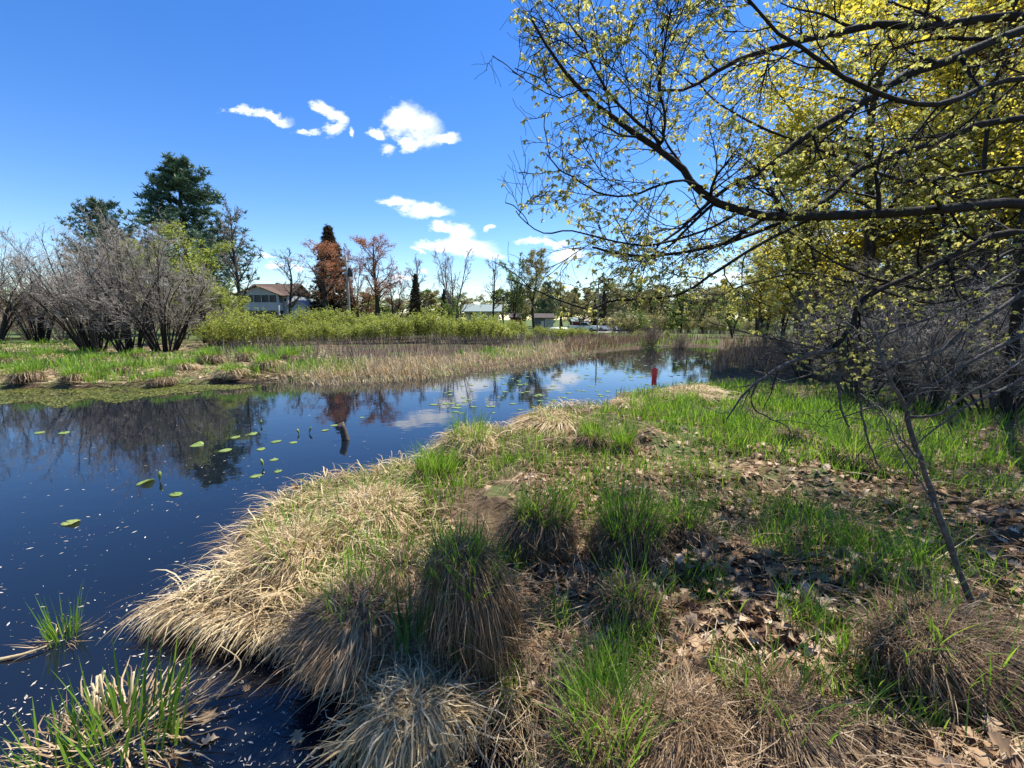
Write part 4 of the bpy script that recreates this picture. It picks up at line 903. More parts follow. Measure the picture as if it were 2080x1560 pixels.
tree('leafy2', 'birch_tree', 'light green leafing tree right of the green roofed house', 1045, 62, 528, 62, 'greenleaf')
tree('leafy1', 'leafing_tree', 'broad olive leafing tree with dark double trunk on the lawn', 1086, 64, 512, 92, 'paleleaf')
tree('pine2', 'pine_tree', 'dark pine showing between the lawn tree and the hanging branch', 1112, 90, 572, 48, 'needle')
tree('leafy1', 'leafing_tree', 'small olive tree leaning over the boat', 1138, 72, 575, 62, 'paleleaf', rz=2)
tree('leafy2', 'leafing_tree', 'low spreading tree left of the white pickup', 1180, 84, 600, 60, 'paleleaf')
tree('spruce', 'spruce_tree', 'narrow dark spruce behind the thin utility pole', 1208, 90, 602, 18, 'spruce')
tree('spruce', 'spruce_tree', 'narrow dark spruce right of the thin utility pole', 1226, 88, 588, 20, 'spruce')
tree('leafy1', 'leafing_tree', 'wide olive green tree behind the parked cars', 1258, 92, 578, 84, 'paleleaf', rz=1)
tree('leafy1', 'leafing_tree', 'bright green topped tree behind the white roofed house', 1290, 96, 572, 70, 'greenleaf', rz=4)
tree('leafy2', 'leafing_tree', 'pale green tree standing before the white roofed house', 1302, 70, 588, 56, 'paleleaf', rz=3)
tree('bare2', 'bare_tree', 'bare tree right of the white roofed house', 1350, 80, 580, 60, bark='bark', twig='brush', rz=3)
tree('bare1', 'bare_tree', 'slender bare tree on the far shore under the low cloud', 1400, 76, 570, 50, bark='bark', twig='brush')
tree('leafy2', 'leafing_tree', 'round bright green tree across the water below the hanging twigs', 1490, 40, 598, 84, 'greenleaf', rz=1)
tree('leafy1', 'leafing_tree', 'dark evergreen looking bush mass beside the driveway', 1262, 80, 626, 34, 'needle', rz=5)
# tree line far behind
rg = rs(61)
kinds = ['far1', 'bare1', 'far2', 'far2', 'bare2', 'far1']
names = ['olive leafing', 'bare grey', 'pale green', 'yellowish budding', 'bare dark', 'dull green']
for k in range(78):
    px = -160 + k * 25 + rg.uniform(-10, 10); kk = k % 6; Y = 105 + 40 * rg.random()
    tree(kinds[kk], 'distant_tree', names[kk] + ' tree in the far tree line on the horizon', px, Y, rg.uniform(590, 616) - (12 if 1130 < px < 1560 else 0), rg.uniform(60, 95), ['paleleaf', 'paleleaf', 'greenleaf', 'paleleaf', 'paleleaf', 'greenleaf'][kk], twig='brush', group=names[kk] + ' trees of the far tree line')
for i, (px, Y, top, w_, kd, lf, lab) in enumerate([(1330, 66, 588, 70, 'far2', 'paleleaf', 'hazy olive tree right of the white roofed house'), (1385, 60, 596, 64, 'far1', 'greenleaf', 'rounded green tree at the head of the far shore'), (1430, 58, 584, 70, 'far2', 'paleleaf', 'olive tree left of the round bright green tree'),
        (1465, 70, 575, 60, 'far1', 'paleleaf', 'tall olive tree just behind the round bright green tree'), (1540, 46, 560, 100, 'far2', 'woodleaf', 'yellow green tree where the wood meets the far shore'), (1160, 98, 590, 60, 'far1', 'paleleaf', 'dull olive tree behind the red outbuilding'), (1115, 100, 596, 60, 'far2', 'greenleaf', 'green tree behind the dark shed'), (1065, 98, 590, 50, 'far2', 'paleleaf', 'pale tree behind the dark red shed')]):
    tree(kd, 'leafing_tree', lab, px, Y, top, w_, lf, rz=i * .9)
# bright green willow tree behind the bare shrubs
tree('leafy2', 'willow_tree', 'rounded yellow green willow behind the bare shrubs', 412, 31, 470, 175, 'willow', rz=.5)
tree('leafy1', 'willow_tree', 'low yellow green willow bush right of the bare shrubs', 452, 29, 585, 110, 'willow', rz=2.5)
tree('leafy1', 'willow_tree', 'thin yellow green willow seen through the middle bare shrub', 300, 33, 500, 150, 'willow', rz=4.5)

# bare willow shrubs on the left shore
def shrub(seed, H=6.5, W=6.0, stems=26, low=.5, dens=1.0):
    rg = rs(seed); a = rg.random(stems) * 6.283; q = np.sqrt(rg.random(stems))
    base = np.stack([.5 * q * np.cos(a), .5 * q * np.sin(a), np.zeros(stems)], 1)
    tip = np.stack([W * .5 * q * np.cos(a), W * .5 * q * np.sin(a), H * (1 - low * q ** 2) * (.75 + .3 * rg.random(stems))], 1)
    mid = base * .55 + tip * .45 + np.stack([0 * a, 0 * a, .10 * H * q], 1) + rg.normal(size=(stems, 3)) * .15
    T = np.array([smooth_path([base[i], mid[i], tip[i]], 10) for i in range(stems)]) + np.cumsum(rg.normal(size=(stems, 10, 3)) * .02, 1)
    R = (.035 + .035 * rg.random(stems))[:, None] * np.linspace(1, .18, 10)[None]
    a1, s1 = grow(rg, T, R, 8, .22, 1, 32, .38, 7, .13, (0, 0, .04), .5, .25, tap=.5)
    a2, s2 = grow(rg, a1, s1, 6, .15, 1, 35, .55, 6, .16, (0, 0, .03), .6, .35, tap=.4)
    a3, s3 = grow(rg, a2, s2, 3, .2, 1, 35, .65, 4, .18, (0, 0, .02), .7, .5, tap=.3)
    return cat([tubes(T, R, 6), tubes(a1, np.maximum(s1, .008), 4)]), cat([tubes(a2, np.maximum(s2, .006), 3), tubes(a3, np.maximum(s3, .006), 3)])
SH = []
for k in range(3):
    a, b = shrub(200 + k); SH.append((mesh_np('stems', a[0], a[1], a[2]), mesh_np('twigs', b[0], b[1], b[2])))
def place_shrub(k, label, px, py, s, w=1.0, rz=0., tilt=0., stem='bark', tw='twig', group='bare grey willow shrubs on the far bank', name='willow_shrub'):
    c = at_z(px, py, .25); e = empty(name, (c[0], c[1], float(height(c[0], c[1])) - .05), label, 'shrub', group, rz); e.scale = (s * w, s * w, s); e.rotation_euler.y = tilt
    for me, nm, mt in zip(SH[k], ('stems', 'twigs'), (stem, tw)):
        o = link(nm, me, e)
        if not me.materials: me.materials.append(None)
        o.material_slots[0].link = 'OBJECT'; o.material_slots[0].material = M[mt]
place_shrub(0, 'tall bare grey shrub at the picture edge, leftmost of the willow shrubs', -25, 700, 1.30, .85, .3)
place_shrub(1, 'bare willow shrub with leaning dark stems, second from the edge', 190, 716, .98, 1.0, 1.3)
place_shrub(2, 'bare willow shrub with three thick trunks in the middle of the row', 268, 718, .98, .9, 2.0)
place_shrub(0, 'bare willow shrub at the right end of the row, twigs turning green', 335, 716, .94, 1.0, 4.0)
place_shrub(1, 'grey bare shrub filling the gap behind the leftmost ones', 80, 696, 1.15, .9, 5.0, tw='brush')
place_shrub(2, 'thin bare shrub behind the row, below the small pine', 230, 692, 1.2, .9, 1.0, tw='brush')
place_shrub(1, 'low shrub leaning right over the reeds in front of the house', 430, 706, .42, 1.1, .5, .75)
rg = rs(88)
for k in range(9):
    place_shrub(k % 3, 'brown bare undergrowth bush behind the shrub row', -60 + 62 * k, 690, .42 + .1 * rg.random(), 1.3, k * 1.1, 0, 'brush', 'brush', 'brown undergrowth bushes behind the willow row', 'undergrowth_bush')

# leafy low willow bushes in the marsh beyond the reeds
def bush(seed, H=2.4, W=2.6, n=60, nleaf=5600):
    rg = rs(seed); a = rg.random(n) * 6.283; q = np.sqrt(rg.random(n)); base = np.stack([W * .32 * q * np.cos(a), W * .32 * q * np.sin(a), 0 * a], 1)
    tip = base * 1.5 + np.stack([rg.normal(size=n) * .15, rg.normal(size=n) * .15, H * (1 - .25 * q ** 2) * (.7 + .35 * rg.random(n))], 1)
    T = np.array([smooth_path([base[i], (base[i] + tip[i]) / 2 + rg.normal(size=3) * .08, tip[i]], 7) for i in range(n)]); R = .012 * np.linspace(1, .3, 7)[None] * np.ones((n, 1))
    b, r = grow(rg, T, R, 5, .35, 1, 28, .38, 5, .1, (0, 0, .06), .6, .4)
    P = np.concatenate([b.reshape(-1, 3), T[:, 4:].reshape(-1, 3)]); P = P[P[:, 2] > H * .24]
    qn = P[rg.integers(0, len(P), nleaf)] + rg.normal(size=(nleaf, 3)) * .05
    lf = scatter(LEAF_DIAMOND, qn, randrot(rg, nleaf), .06 + .07 * rg.random(nleaf), np.clip(.5 + .25 * rg.normal(size=nleaf), 0, 1))
    st = cat([tubes(T, R, 4), tubes(b, np.maximum(r, .005), 3)])
    return mesh_np('stems', st[0], st[1], st[2], mats=[M['brush']]), mesh_np('foliage', lf[0], lf[1], lf[2], mats=[M['willow']])
BU = [bush(400 + k) for k in range(4)]
bl = [(470,29,640,1.2),(500,36,640,1),(530,31,648,1),(560,38,640,1.1),(590,33,645,1),(615,40,641,1),(640,34,643,1.1),(665,42,640,1),(690,35,645,1),(712,40,641,1.1),(735,36,640,1),(760,43,638,1),(785,36,640,1.2),(810,42,640,1),(832,37,644,1),(855,44,646,1),
      (878,38,645,1.1),(900,42,640,1),(925,36,640,1.2),(950,40,640,1.1),(975,36,642,1.2),(1000,41,646,1.1),(1025,37,650,1.1),(1048,42,656,1),(1075,40,664,.9),(1105,42,668,.9),(1135,40,662,1),(1160,41,659,1.1),(1180,43,664,1),(440,31,650,1),(1095,46,664,.9),(1330,50,664,1),(1300,48,668,1),(1205,46,676,.7)]
for i, (px, Y, top, wf) in enumerate(bl):
    Y *= .86; top += [-4, 5, -5, 10, 3, -3, 6][i % 7]; c = at_y(px, 645, Y); z = float(height(c[0], c[1])); h = at_y(px, top, Y)[2] - z
    where = ['near the left house', 'below the utility pole', 'below the maples', 'before the green roofed house', 'by the parked cars'][min(4, max(0, int((px - 440) / 165)))]
    e = empty('willow_bush', (c[0], c[1], z - .03), 'low yellow green willow bush in the marsh thicket ' + where, 'bush', 'low willow bushes in the marsh ' + where, px * 1.7 % 6.28); s = h / 2.35; u_ = [1, .8, 1.12, .9, .72, 1.05, .95, 1.2, .85][i % 9]; e.scale = (s * wf * (1.0 + .3 * (i % 3)), s * wf * 1.15, s * u_)
    link('stems', BU[i % 4][0], e); link('foliage', BU[i % 4][1], e)
for i in range(16):
    px = 1262 + i * 21 + (i * 37) % 11; Y = 52 + (i * 29) % 26; c = at_y(px, 645, Y); z = float(height(c[0], c[1])); h = at_y(px, 636 + (i * 17) % 16, Y)[2] - z
    e = empty('far_shore_bush', (c[0], c[1], z - .05), 'olive tan bush in the hedge along the far shore beyond the channel', 'bush', 'hedge bushes along the far shore', i * 1.1); e.scale = (h / 1.5, h / 1.5, h / 2.35)
    for me, nm, mt in zip(BU[i % 4], ('stems', 'foliage'), ('brush', ('paleleaf', 'greenleaf', 'paleleaf')[i % 3])):
        o = link(nm, me, e); o.material_slots[0].link = 'OBJECT'; o.material_slots[0].material = M[mt]
place_shrub(0, 'grey brown twiggy thicket on the far shore by the driveway', 1325, 698, .26, 1.5, 1, 0, 'brush', 'brush', None, 'thicket')
place_shrub(2, 'grey brown twiggy thicket right of the other one on the far shore', 1378, 700, .26, 1.5, 2, 0, 'brush', 'brush', None, 'thicket')

# ------------------------------------------------------------------ far bank: reeds, brush, grass, tussocks
rg = rs(70)
def strip(n, px0, px1, f0, f1):
    px = rg.uniform(px0, px1, n); py = f0(px) + (f1(px) - f0(px)) * rg.random(n); return np.array([at_z(a, b, .1) for a, b in zip(px, py)])
shore = lambda px: np.interp(px, [0, 150, 300, 400, 470, 560, 640, 760, 860, 960, 1060, 1150, 1290, 1400, 1470], [788, 790, 787, 780, 777, 770, 777, 773, 766, 752, 742, 722, 708, 702, 706])
pts = strip(5200, 560, 1210, lambda p: shore(p) + 1, lambda p: shore(p) - 22 + (p > 1150) * 8)
x, y = pts[:, 0], pts[:, 1]; n = len(x); z = np.maximum(height(x, y), -.12)
far = np.hypot(x, y)
V1 = blades(rg, np.stack([x, y, z], 1), rg.random(n) * 6.28, (.22 + .42 * rg.random(n) ** 1.5) * (.55 + .9 * vnoise(x * .8, y * .8, 12)) * np.clip(.75 + .02 * (far - 12), .7, 1.5), .05 + .35 * rg.random(n), .1 + 2.3 * rg.random(n) ** 1.8, .011 + .0007 * far, 6, pw=1.6, flop=.2)
o = link('dead_reeds', mesh_np('dead_reeds', V1[0], [V1[1]], V1[2]), mat=M['straw']); tag(o, 'pale dead cattail reeds fringing the far shore', 'reeds', kind='stuff')
pts = strip(5000, 1150, 1640, lambda p: np.interp(p, [1150, 1300, 1450, 1640], [722, 710, 760, 770]), lambda p: np.interp(p, [1150, 1300, 1400, 1640], [702, 692, 690, 690]))
x, y = pts[:, 0], pts[:, 1]; k = water_sd(x, y) > 0; x, y = x[k], y[k]; n = len(x); z = height(x, y); far = np.hypot(x, y)
M['rustreed'] = mat_var('rusty_reed', [(0, (.12, .065, .04)), (.5, (.26, .155, .09)), (1, (.48, .36, .23))], .2, .6)
V1 = blades(rg, np.stack([x, y, z], 1), rg.random(n) * 6.28, .45 + .5 * rg.random(n), .05 + .25 * rg.random(n), .2 + 1.3 * rg.random(n) ** 2, .008 + .0006 * far, 5, pw=1.5, flop=.15)
o = link('rusty_reeds', mesh_np('rusty_reeds', V1[0], [V1[1]], V1[2]), mat=M['rustreed']); tag(o, 'rusty brown reeds and brush along the far right shore', 'reeds', kind='stuff')
pts = strip(4200, 440, 1230, lambda p: shore(p) - 22, lambda p: np.full_like(p, 692.))
x, y = pts[:, 0], pts[:, 1]; n = len(x); z = height(x, y); far = np.hypot(x, y)
V1 = blades(rg, np.stack([x, y, z], 1), rg.random(n) * 6.28, (.35 + .75 * rg.random(n)) * (.5 + .8 * vnoise(x * .5, y * .5, 33)), .03 + .35 * rg.random(n), .1 + .7 * rg.random(n), .007 + .0004 * far, 5, flop=.3)
o = link('bare_brush', mesh_np('bare_brush', V1[0], [V1[1]], V1[2]), mat=M['brush']); tag(o, 'purplish brown leafless brush behind the reeds', 'brush', kind='stuff')
# green grass of the far bank
pts = np.concatenate([strip(15000, -250, 640, lambda p: shore(p) - 4, lambda p: np.full_like(p, 700.)), strip(5000, 560, 1260, lambda p: shore(p) - 10, lambda p: shore(p) - 32), strip(3500, 1180, 1460, lambda p: shore(p) - 1, lambda p: np.full_like(p, 686.))])
x, y = pts[:, 0], pts[:, 1]; k = (water_sd(x, y) > .1) & (fbm(x * .45, y * .45, 31) > .47 + .12 * rg.random(len(x))); x, y = x[k], y[k]; n = len(x); far = np.hypot(x, y)
V1 = blades(rg, on_ground(x, y), rg.random(n) * 6.28, (.16 + .30 * rg.random(n)) * (.6 + .8 * vnoise(x * .9, y * .9, 44)), .05 + .25 * rg.random(n), .3 + .7 * rg.random(n), .008 + .0008 * far, 4)
pts = strip(13000, -250, 700, lambda p: shore(p) + 1, lambda p: np.full_like(p, 704.)); x, y = pts[:, 0], pts[:, 1]; k = water_sd(x, y) > .05; x, y = x[k], y[k]; n = len(x); far = np.hypot(x, y)
o = link('far_bank_grass', mesh_np('far_bank_grass', V1[0], [V1[1]], V1[2]), mat=M['green']); tag(o, 'bright green grass on the far bank below the shrubs', 'grass', kind='stuff')
V1 = blades(rg, on_ground(x, y, .02), rg.random(n) * 6.28, .2 + .35 * rg.random(n), 1.0 + .5 * rg.random(n), 1.8, .008 + .0007 * far, 4, floor=height(x, y) + .01, flop=.3)
o = link('far_bank_straw', mesh_np('far_bank_straw', V1[0], [V1[1]], V1[2]), mat=M['straw']); tag(o, 'flattened pale straw on the far bank', 'dead grass', kind='stuff')
FT = [[(n_, me) for n_, me in tussock_meshes(600 + k, .42, .42, 420, 260, dead='thatch' if k != 1 else 'straw', gl=.32, wd=.016, gw=.014)] for k in range(3)]
def far_tussock(k, px, py, s, label, group='tussocks along the far bank', sz=1.0):
    c = at_z(px, py, .15); e = empty('bank_tussock', (c[0], c[1], max(float(height(c[0], c[1])), 0) - .03), label, 'tussock', group, px); e.scale = (s * (.8 + .5 * abs(math.sin(px))), s * (.8 + .4 * abs(math.cos(px * 2))), s * (.65 + .35 * abs(math.sin(px * 3))))
    for n_, me in FT[k]: link(n_, me, e)
ft = [(150,776,1.0,'round brown tussock at the water edge below the second shrub'),(100,745,1.2,'brown tussock in the grass near the leftmost shrub'),(285,735,1.0,'tussock at the foot of the middle shrub'),(430,748,1.2,'green topped tussock where the reeds begin'),(505,742,1.3,'dark leaning tussock at the start of the reed fringe'),
      (590,748,1.2,'tussock with straw skirt among the first reeds'),(245,765,.9,'small tussock on the shore between the second and middle shrub'),(375,760,1.0,'bright green tussock on the shore below the right end shrub'),(60,775,1.1,'straw tussock at the left shore'),(330,775,1.0,'low straw heap at the water edge below the right end shrub'),
      (470,765,1.0,'straw tussock touching the water before the reeds'),(200,740,1.0,'grassy tussock under the second shrub'),(20,748,1.1,'grassy tussock at the far left of the bank'),(545,755,1.1,'brown tussock beside a mud patch before the reeds')]
for i, (px, py, s, lab) in enumerate(ft): far_tussock(i % 3, px, py, s * .9, lab)

# ------------------------------------------------------------------ wood on the right
WL = 'young yellow leaved trees of the wood on the right'
for i, (kind, px, Y, top, wpx, lab, lf) in enumerate([
    ('wood1', 1760, 18.0, -60, 560, 'yellow green leafing maple, nearest of the wood to the water', 'woodleaf'), ('wood2', 1960, 15.5, -160, 620, 'tall yellow leafing maple behind the oak limbs', 'woodleaf'),
    ('wood1', 2190, 12.0, -200, 640, 'yellow leafing maple at the edge of the picture', 'woodleaf'), ('wood2', 1640, 19, 300, 330, 'pale yellow leafing tree farther along the shore', 'woodleaf'),
    ('wood1', 1860, 23, 60, 430, 'olive leafing tree deep in the wood', 'paleleaf'), ('bud1', 2040, 17, 40, 420, 'orange tinged budding tree deep in the wood', 'redbud'), ('wood2', 1560, 27, 480, 200, 'small yellow green tree at the head of the pond', 'woodleaf'),
    ('wood1', 1690, 25, 330, 260, 'dull green tree behind the farther yellow one', 'paleleaf'), ('wood2', 2250, 16, 0, 420, 'olive tree behind the edge maple', 'paleleaf')]):
    tree(kind, 'wood_tree', lab, px, Y, top, wpx, lf, group=WL, rz=i * 1.3, twig='bark')
for i, (px, Y, top, wpx, kd, lf, lab) in enumerate([(1590, 24, 470, 150, 'wood2', 'woodleaf', 'yellow leaved sapling thicket left of the wood'), (1680, 22, 430, 190, 'far2', 'woodleaf', 'dense yellow green young tree behind the hanging twigs'), (1790, 24, 420, 200, 'far1', 'woodleaf', 'dense yellow green tree in the middle of the wood'),
        (1900, 22, 400, 200, 'far2', 'woodleaf', 'yellow green tree filling the wood behind the sapling fork'), (2010, 20, 380, 220, 'far1', 'paleleaf', 'tan budding tree filling the back of the wood'), (2120, 19, 380, 220, 'far2', 'woodleaf', 'yellow green tree at the back of the wood by the edge'), (1740, 30, 520, 150, 'far1', 'paleleaf', 'low tan thicket tree behind the rusty reeds'), (1850, 30, 500, 170, 'far2', 'greenleaf', 'low green thicket tree at the back of the wood'), (1620, 33, 540, 140, 'far1', 'paleleaf', 'low tan tree beyond the rusty reeds'), (1960, 29, 480, 190, 'far2', 'paleleaf', 'tan tree closing the view deep in the wood')]):
    tree(kd, 'thicket_tree', lab, px, Y, top, wpx, lf, group='young trees closing the wood', rz=i * 1.7, twig='brush')
for i, (px, Y, s, lab) in enumerate([(1760, 9.5, .40, 'grey twiggy bush under the nearest maple'), (1900, 8.5, .40, 'grey twiggy bush behind the slim sapling'), (2050, 8.0, .42, 'grey twiggy bush at the picture edge behind the sapling'), (1640, 13, .40, 'brown twiggy bush at the reeds below the yellow leaves'), (1850, 14, .6, 'tall bare bush deep in the wood'), (2010, 13, .6, 'tall bare bush behind the grey twiggy ones'), (1730, 17, .6, 'bare bush behind the brown reeds')]):
    c = at_y(px, 700, Y); e = empty('bare_bush', (c[0], c[1], float(height(c[0], c[1])) - .05), lab, 'bush', 'bare bushes under the wood', i); e.scale = (s * 1.2, s * 1.2, s)
    for me, nm, mt in zip(SH[i % 3], ('stems', 'twigs'), ('greybark', 'twig' if i < 3 else 'brush')):
        o = link(nm, me, e); o.material_slots[0].link = 'OBJECT'; o.material_slots[0].material = M[mt]
for i, (px, Y, r, lab) in enumerate([(1968, 9.0, .06, 'straight dark trunk behind the sapling fork'), (2066, 7.6, .09, 'thick dark trunk at the picture edge'), (1880, 15, .07, 'dark trunk deep in the wood'), (2020, 12, .06, 'dark trunk between the sapling and the edge trunk')]):
    c = at_y(px, 700, Y); z = float(height(c[0], c[1])); rg = rs(900 + i); e = empty('wood_tree', (c[0], c[1], z - .1), lab, 'tree', 'dark trunked trees of the wood')
    T = smooth_path([(0, 0, 0), (rg.normal() * .15, 0, 3), (rg.normal() * .3, 0, 6), (rg.normal() * .5, 0, 11)], 18)[None]; R = np.linspace(r, r * .3, 18)[None]
    V, Q, v = tubes(T, R, 10); link('trunk', mesh_np('trunk', V, [Q], v * 0 + .4, mats=[M['bark']]), e)
    a1, s1 = grow(rg, T, R, 16, .25, 1, 65, .3, 8, .12, (0, 0, .02), .4, .15); a2, s2 = grow(rg, a1, s1, 6, .2, 1, 45, .4, 6, .15, (0, 0, .02), .6, .3); a3, s3 = grow(rg, a2, s2, 4, .2, 1, 45, .45, 4, .2, (0, 0, .02), .6, .3)
    V, Fs, v = cat([tubes(a1, s1, 5), tubes(a2, np.maximum(s2, .005), 4), tubes(a3, np.maximum(s3, .004), 3)]); link('branches', mesh_np('branches', V, Fs, v, mats=[M['bark']]), e)
    P = a3.reshape(-1, 3); q = P[rg.integers(0, len(P), 1500)] + rg.normal(size=(1500, 3)) * .06
    V, Fs, v = scatter(LEAF_DIAMOND, q, randrot(rg, 1500), .05 + .04 * rg.random(1500)); link('foliage', mesh_np('foliage', V, Fs, v, mats=[M['woodleaf']]), e)

# ------------------------------------------------------------------ far houses, cars, poles
def mbox(name, x0, x1, y0, y1, z0, z1, mat, parent, bev=0.0):
    me = bpy.data.meshes.new(name)
    v = [(x0, y0, z0), (x1, y0, z0), (x1, y1, z0), (x0, y1, z0), (x0, y0, z1), (x1, y0, z1), (x1, y1, z1), (x0, y1, z1)]
    me.from_pydata(v, [], [(0, 1, 2, 3), (4, 7, 6, 5), (0, 4, 5, 1), (1, 5, 6, 2), (2, 6, 7, 3), (3, 7, 4, 0)]); me.materials.append(mat); me.update(); bm_fix(me, bev)
    return link(name, me, parent)
def roof_x(name, x0, x1, y0, y1, z0, zr, mat, parent, over=.4, th=.15):
    """gable roof with ridge along x: a solid with thickness"""
    ym = (y0 + y1) / 2; ol = [(y0 - over, z0 - over * .3), (ym, zr), (y1 + over, z0 - over * .3), (y1 + over, z0 - over * .3 + th), (ym, zr + th), (y0 - over, z0 - over * .3 + th)]
    n = 6; V = [(x0 - over, p[0], p[1]) for p in ol] + [(x1 + over, p[0], p[1]) for p in ol]
    fs = [(0, 1, 4, 5), (1, 2, 3, 4), (6, 11, 10, 7), (7, 10, 9, 8)] + [(j, (j + 1) % n, n + (j + 1) % n, n + j) for j in range(n)]
    me = bpy.data.meshes.new(name); me.from_pydata(V, [], fs); me.materials.append(mat); me.update(); bm_fix(me); return link(name, me, parent)
def roof_y(name, x0, x1, y0, y1, z0, zr, mat, parent, over=.3, th=.12):
    xm = (x0 + x1) / 2; ol = [(x0 - over, z0 - over * .3), (xm, zr), (x1 + over, z0 - over * .3), (x1 + over, z0 - over * .3 + th), (xm, zr + th), (x0 - over, z0 - over * .3 + th)]
    n = 6; V = [(p[0], y0 - over, p[1]) for p in ol] + [(p[0], y1 + over, p[1]) for p in ol]
    fs = [(0, 1, 4, 5), (1, 2, 3, 4), (6, 11, 10, 7), (7, 10, 9, 8)] + [(j, (j + 1) % n, n + (j + 1) % n, n + j) for j in range(n)]
    me = bpy.data.meshes.new(name); me.from_pydata(V, [], fs); me.materials.append(mat); me.update(); bm_fix(me); return link(name, me, parent)
def gable(name, x0, x1, z0, zr, y0, y1, mat, parent):
    return prism(name, [(x0, z0), (x1, z0), ((x0 + x1) / 2, zr)], y0, y1, mat, parent)
M['siding'] = mat_plain('white_siding', (.38, .39, .41), .6, .3, .06, 3); M['brownroof'] = mat_plain('brown_shingle', (.12, .08, .06), .9, .2, .3, 9)
M['greenroof'] = mat_plain('green_shingle', (.22, .27, .25), .9, .2, .2, 9); M['screen'] = mat_plain('dark_screen_and_shade', (.018, .018, .02), .4, .5, .3, 4)
M['tan'] = mat_plain('tan_siding', (.42, .36, .28), .7, .2, .1, 3); M['redwood'] = mat_plain('red_stained_wood', (.19, .045, .035), .8, .2, .3, 5); M['darkwood'] = mat_plain('dark_stained_wood', (.075, .06, .052), .8, .2, .3, 5)
M['bluegrey'] = mat_plain('blue_grey_siding', (.10, .11, .14), .7, .2, .1, 3); M['whiteroof'] = mat_plain('white_metal_roof', (.82, .83, .85), .35, .5, .04, 3); M['concrete'] = mat_plain('concrete', (.42, .40, .37), .9, .2, .15, 2)
M['glass'] = mat_plain('dark_glass', (.02, .024, .03), .08, .7, .2, 2); M['tyre'] = mat_plain('tyre_rubber', (.02, .02, .02), .8, .2, .2, 8); M['carwhite'] = mat_plain('white_car_paint', (.78, .79, .80), .25, .6, .02, 2)
M['carblue'] = mat_plain('dark_blue_paint', (.03, .05, .09), .25, .6, .05, 2); M['hull'] = mat_plain('pale_green_hull', (.50, .56, .50), .4, .5, .08, 3); M['lawn'] = mat_plain('mown_lawn', (.13, .17, .04), .9, .1, .4, 1.5); M['steel'] = mat_plain('grey_steel', (.30, .31, .32), .5, .5, .1, 6, .4)
M['polewood'] = mat_plain('pole_wood', (.30, .27, .23), .85, .2, .25, 7)
def frame(px0, px1, Y):           # local origin helper
    a = at_y((px0 + px1) / 2, 645, Y); z = float(height(a[0], a[1])); return a, z
# house with screened porch
Y = 64.0; a, zg = frame(490, 586, Y); e = empty('house', (a[0], Y, zg), 'white two storey house with brown roof and dark screened porch', 'house')
X = lambda px: at_y(px, 645, Y)[0] - a[0]; Zz = lambda py: at_y(538, py, Y)[2] - zg
mbox('wall', X(492), X(583), .6, 8.0, -.3, Zz(600), M['siding'], e)
gable('gable_wall', X(492), X(577), Zz(600), Zz(583), -.9, .59, M['siding'], e)
roof_x('roof', X(492), X(583), .6, 8.0, Zz(600), Zz(574), M['brownroof'], e)
roof_y('porch_roof', X(492), X(577), -1.0, 3.6, Zz(600) + .01, Zz(582), M['brownroof'], e, .35)
mbox('porch_knee_wall', X(494), X(574), -.9, .58, Zz(631), Zz(614.5), M['siding'], e)
mbox('painted_deck_shade', X(497), X(572), -.3, .57, -.3, Zz(631.2), M['screen'], e)  # near-black box paints the shade of the gap under the deck
for k in range(5):
    q0 = 495.5 + k * 15.2; sc_p = mbox('screen_panel', X(q0 + .8), X(q0 + 14.4), -.75, -.70, Zz(614.2), Zz(600.5), M['screen'], e)
    mbox('porch_post', X(q0 - .6), X(q0 + .6), -.9, -.6, Zz(614.4), Zz(600.1), M['siding'], e)
mbox('corner_post', X(571.5), X(574.5), -.92, -.6, Zz(640), Zz(600.2), M['siding'], e)
for q in (577.5,): 
    wnd = mbox('window', X(576.3), X(581), .54, .62, Zz(612), Zz(605), M['glass'], e); mbox('window_frame', X(575.8), X(581.5), .56, .61, Zz(613), Zz(604), M['whitepaint'], wnd)
mbox('chimney', X(534), X(538), 4.2, 5.0, Zz(580), Zz(570), M['brownroof'], e)
# garage
Y = 58.0; a, zg = frame(585, 625, Y); e = empty('garage', (a[0], Y, zg), 'small white gabled garage right of the two storey house', 'garage')
mbox('wall', X(586), X(623), 0, 5, -.3, Zz(622), M['siding'], e); gable('gable_wall', X(586), X(623), Zz(622), Zz(611.5), .0, 4.99, M['siding'], e); roof_y('roof', X(586), X(623), 0, 5, Zz(622) + .02, Zz(611) + .02, M['siding'], e, .25)
for q in (597, 606): mbox('vent', X(q), X(q + 2), -.05, .02, Zz(624), Zz(622.5), M['screen'], e)
# house with green roof
Y = 72.0; a, zg = frame(944, 1016, Y); e = empty('house', (a[0], Y, zg), 'low tan house with pale green shingle roof behind the bushes', 'house'); Zz = lambda py: at_y(980, py, Y)[2] - zg
mbox('wall', X(946), X(1012), 0, 7, -.3, Zz(632), M['tan'], e); roof_x('roof', X(946), X(1012), 0, 7, Zz(632), Zz(619), M['greenroof'], e, .6)
mbox('door', X(969), X(976), -.08, .03, -.2, Zz(633.5), M['whitepaint'], e)
for q in (955, 984, 999): w_ = mbox('window', X(q), X(q + 7), -.06, .02, Zz(641), Zz(635), M['glass'], e); mbox('frame', X(q - .7), X(q + 7.7), -.04, .01, Zz(641.8), Zz(634.2), M['whitepaint'], w_)
mbox('vent_pipe', X(975), X(976), 2, 2.2, Zz(624), Zz(617), M['steel'], e)
prism('end_gable', [(X(946) - .01, Zz(632)), (X(946) - .25, Zz(632)), (X(946) - .25, Zz(632) + .02), (X(946) - .01, Zz(632) + .02)], 1, 6, M['tan'], e)
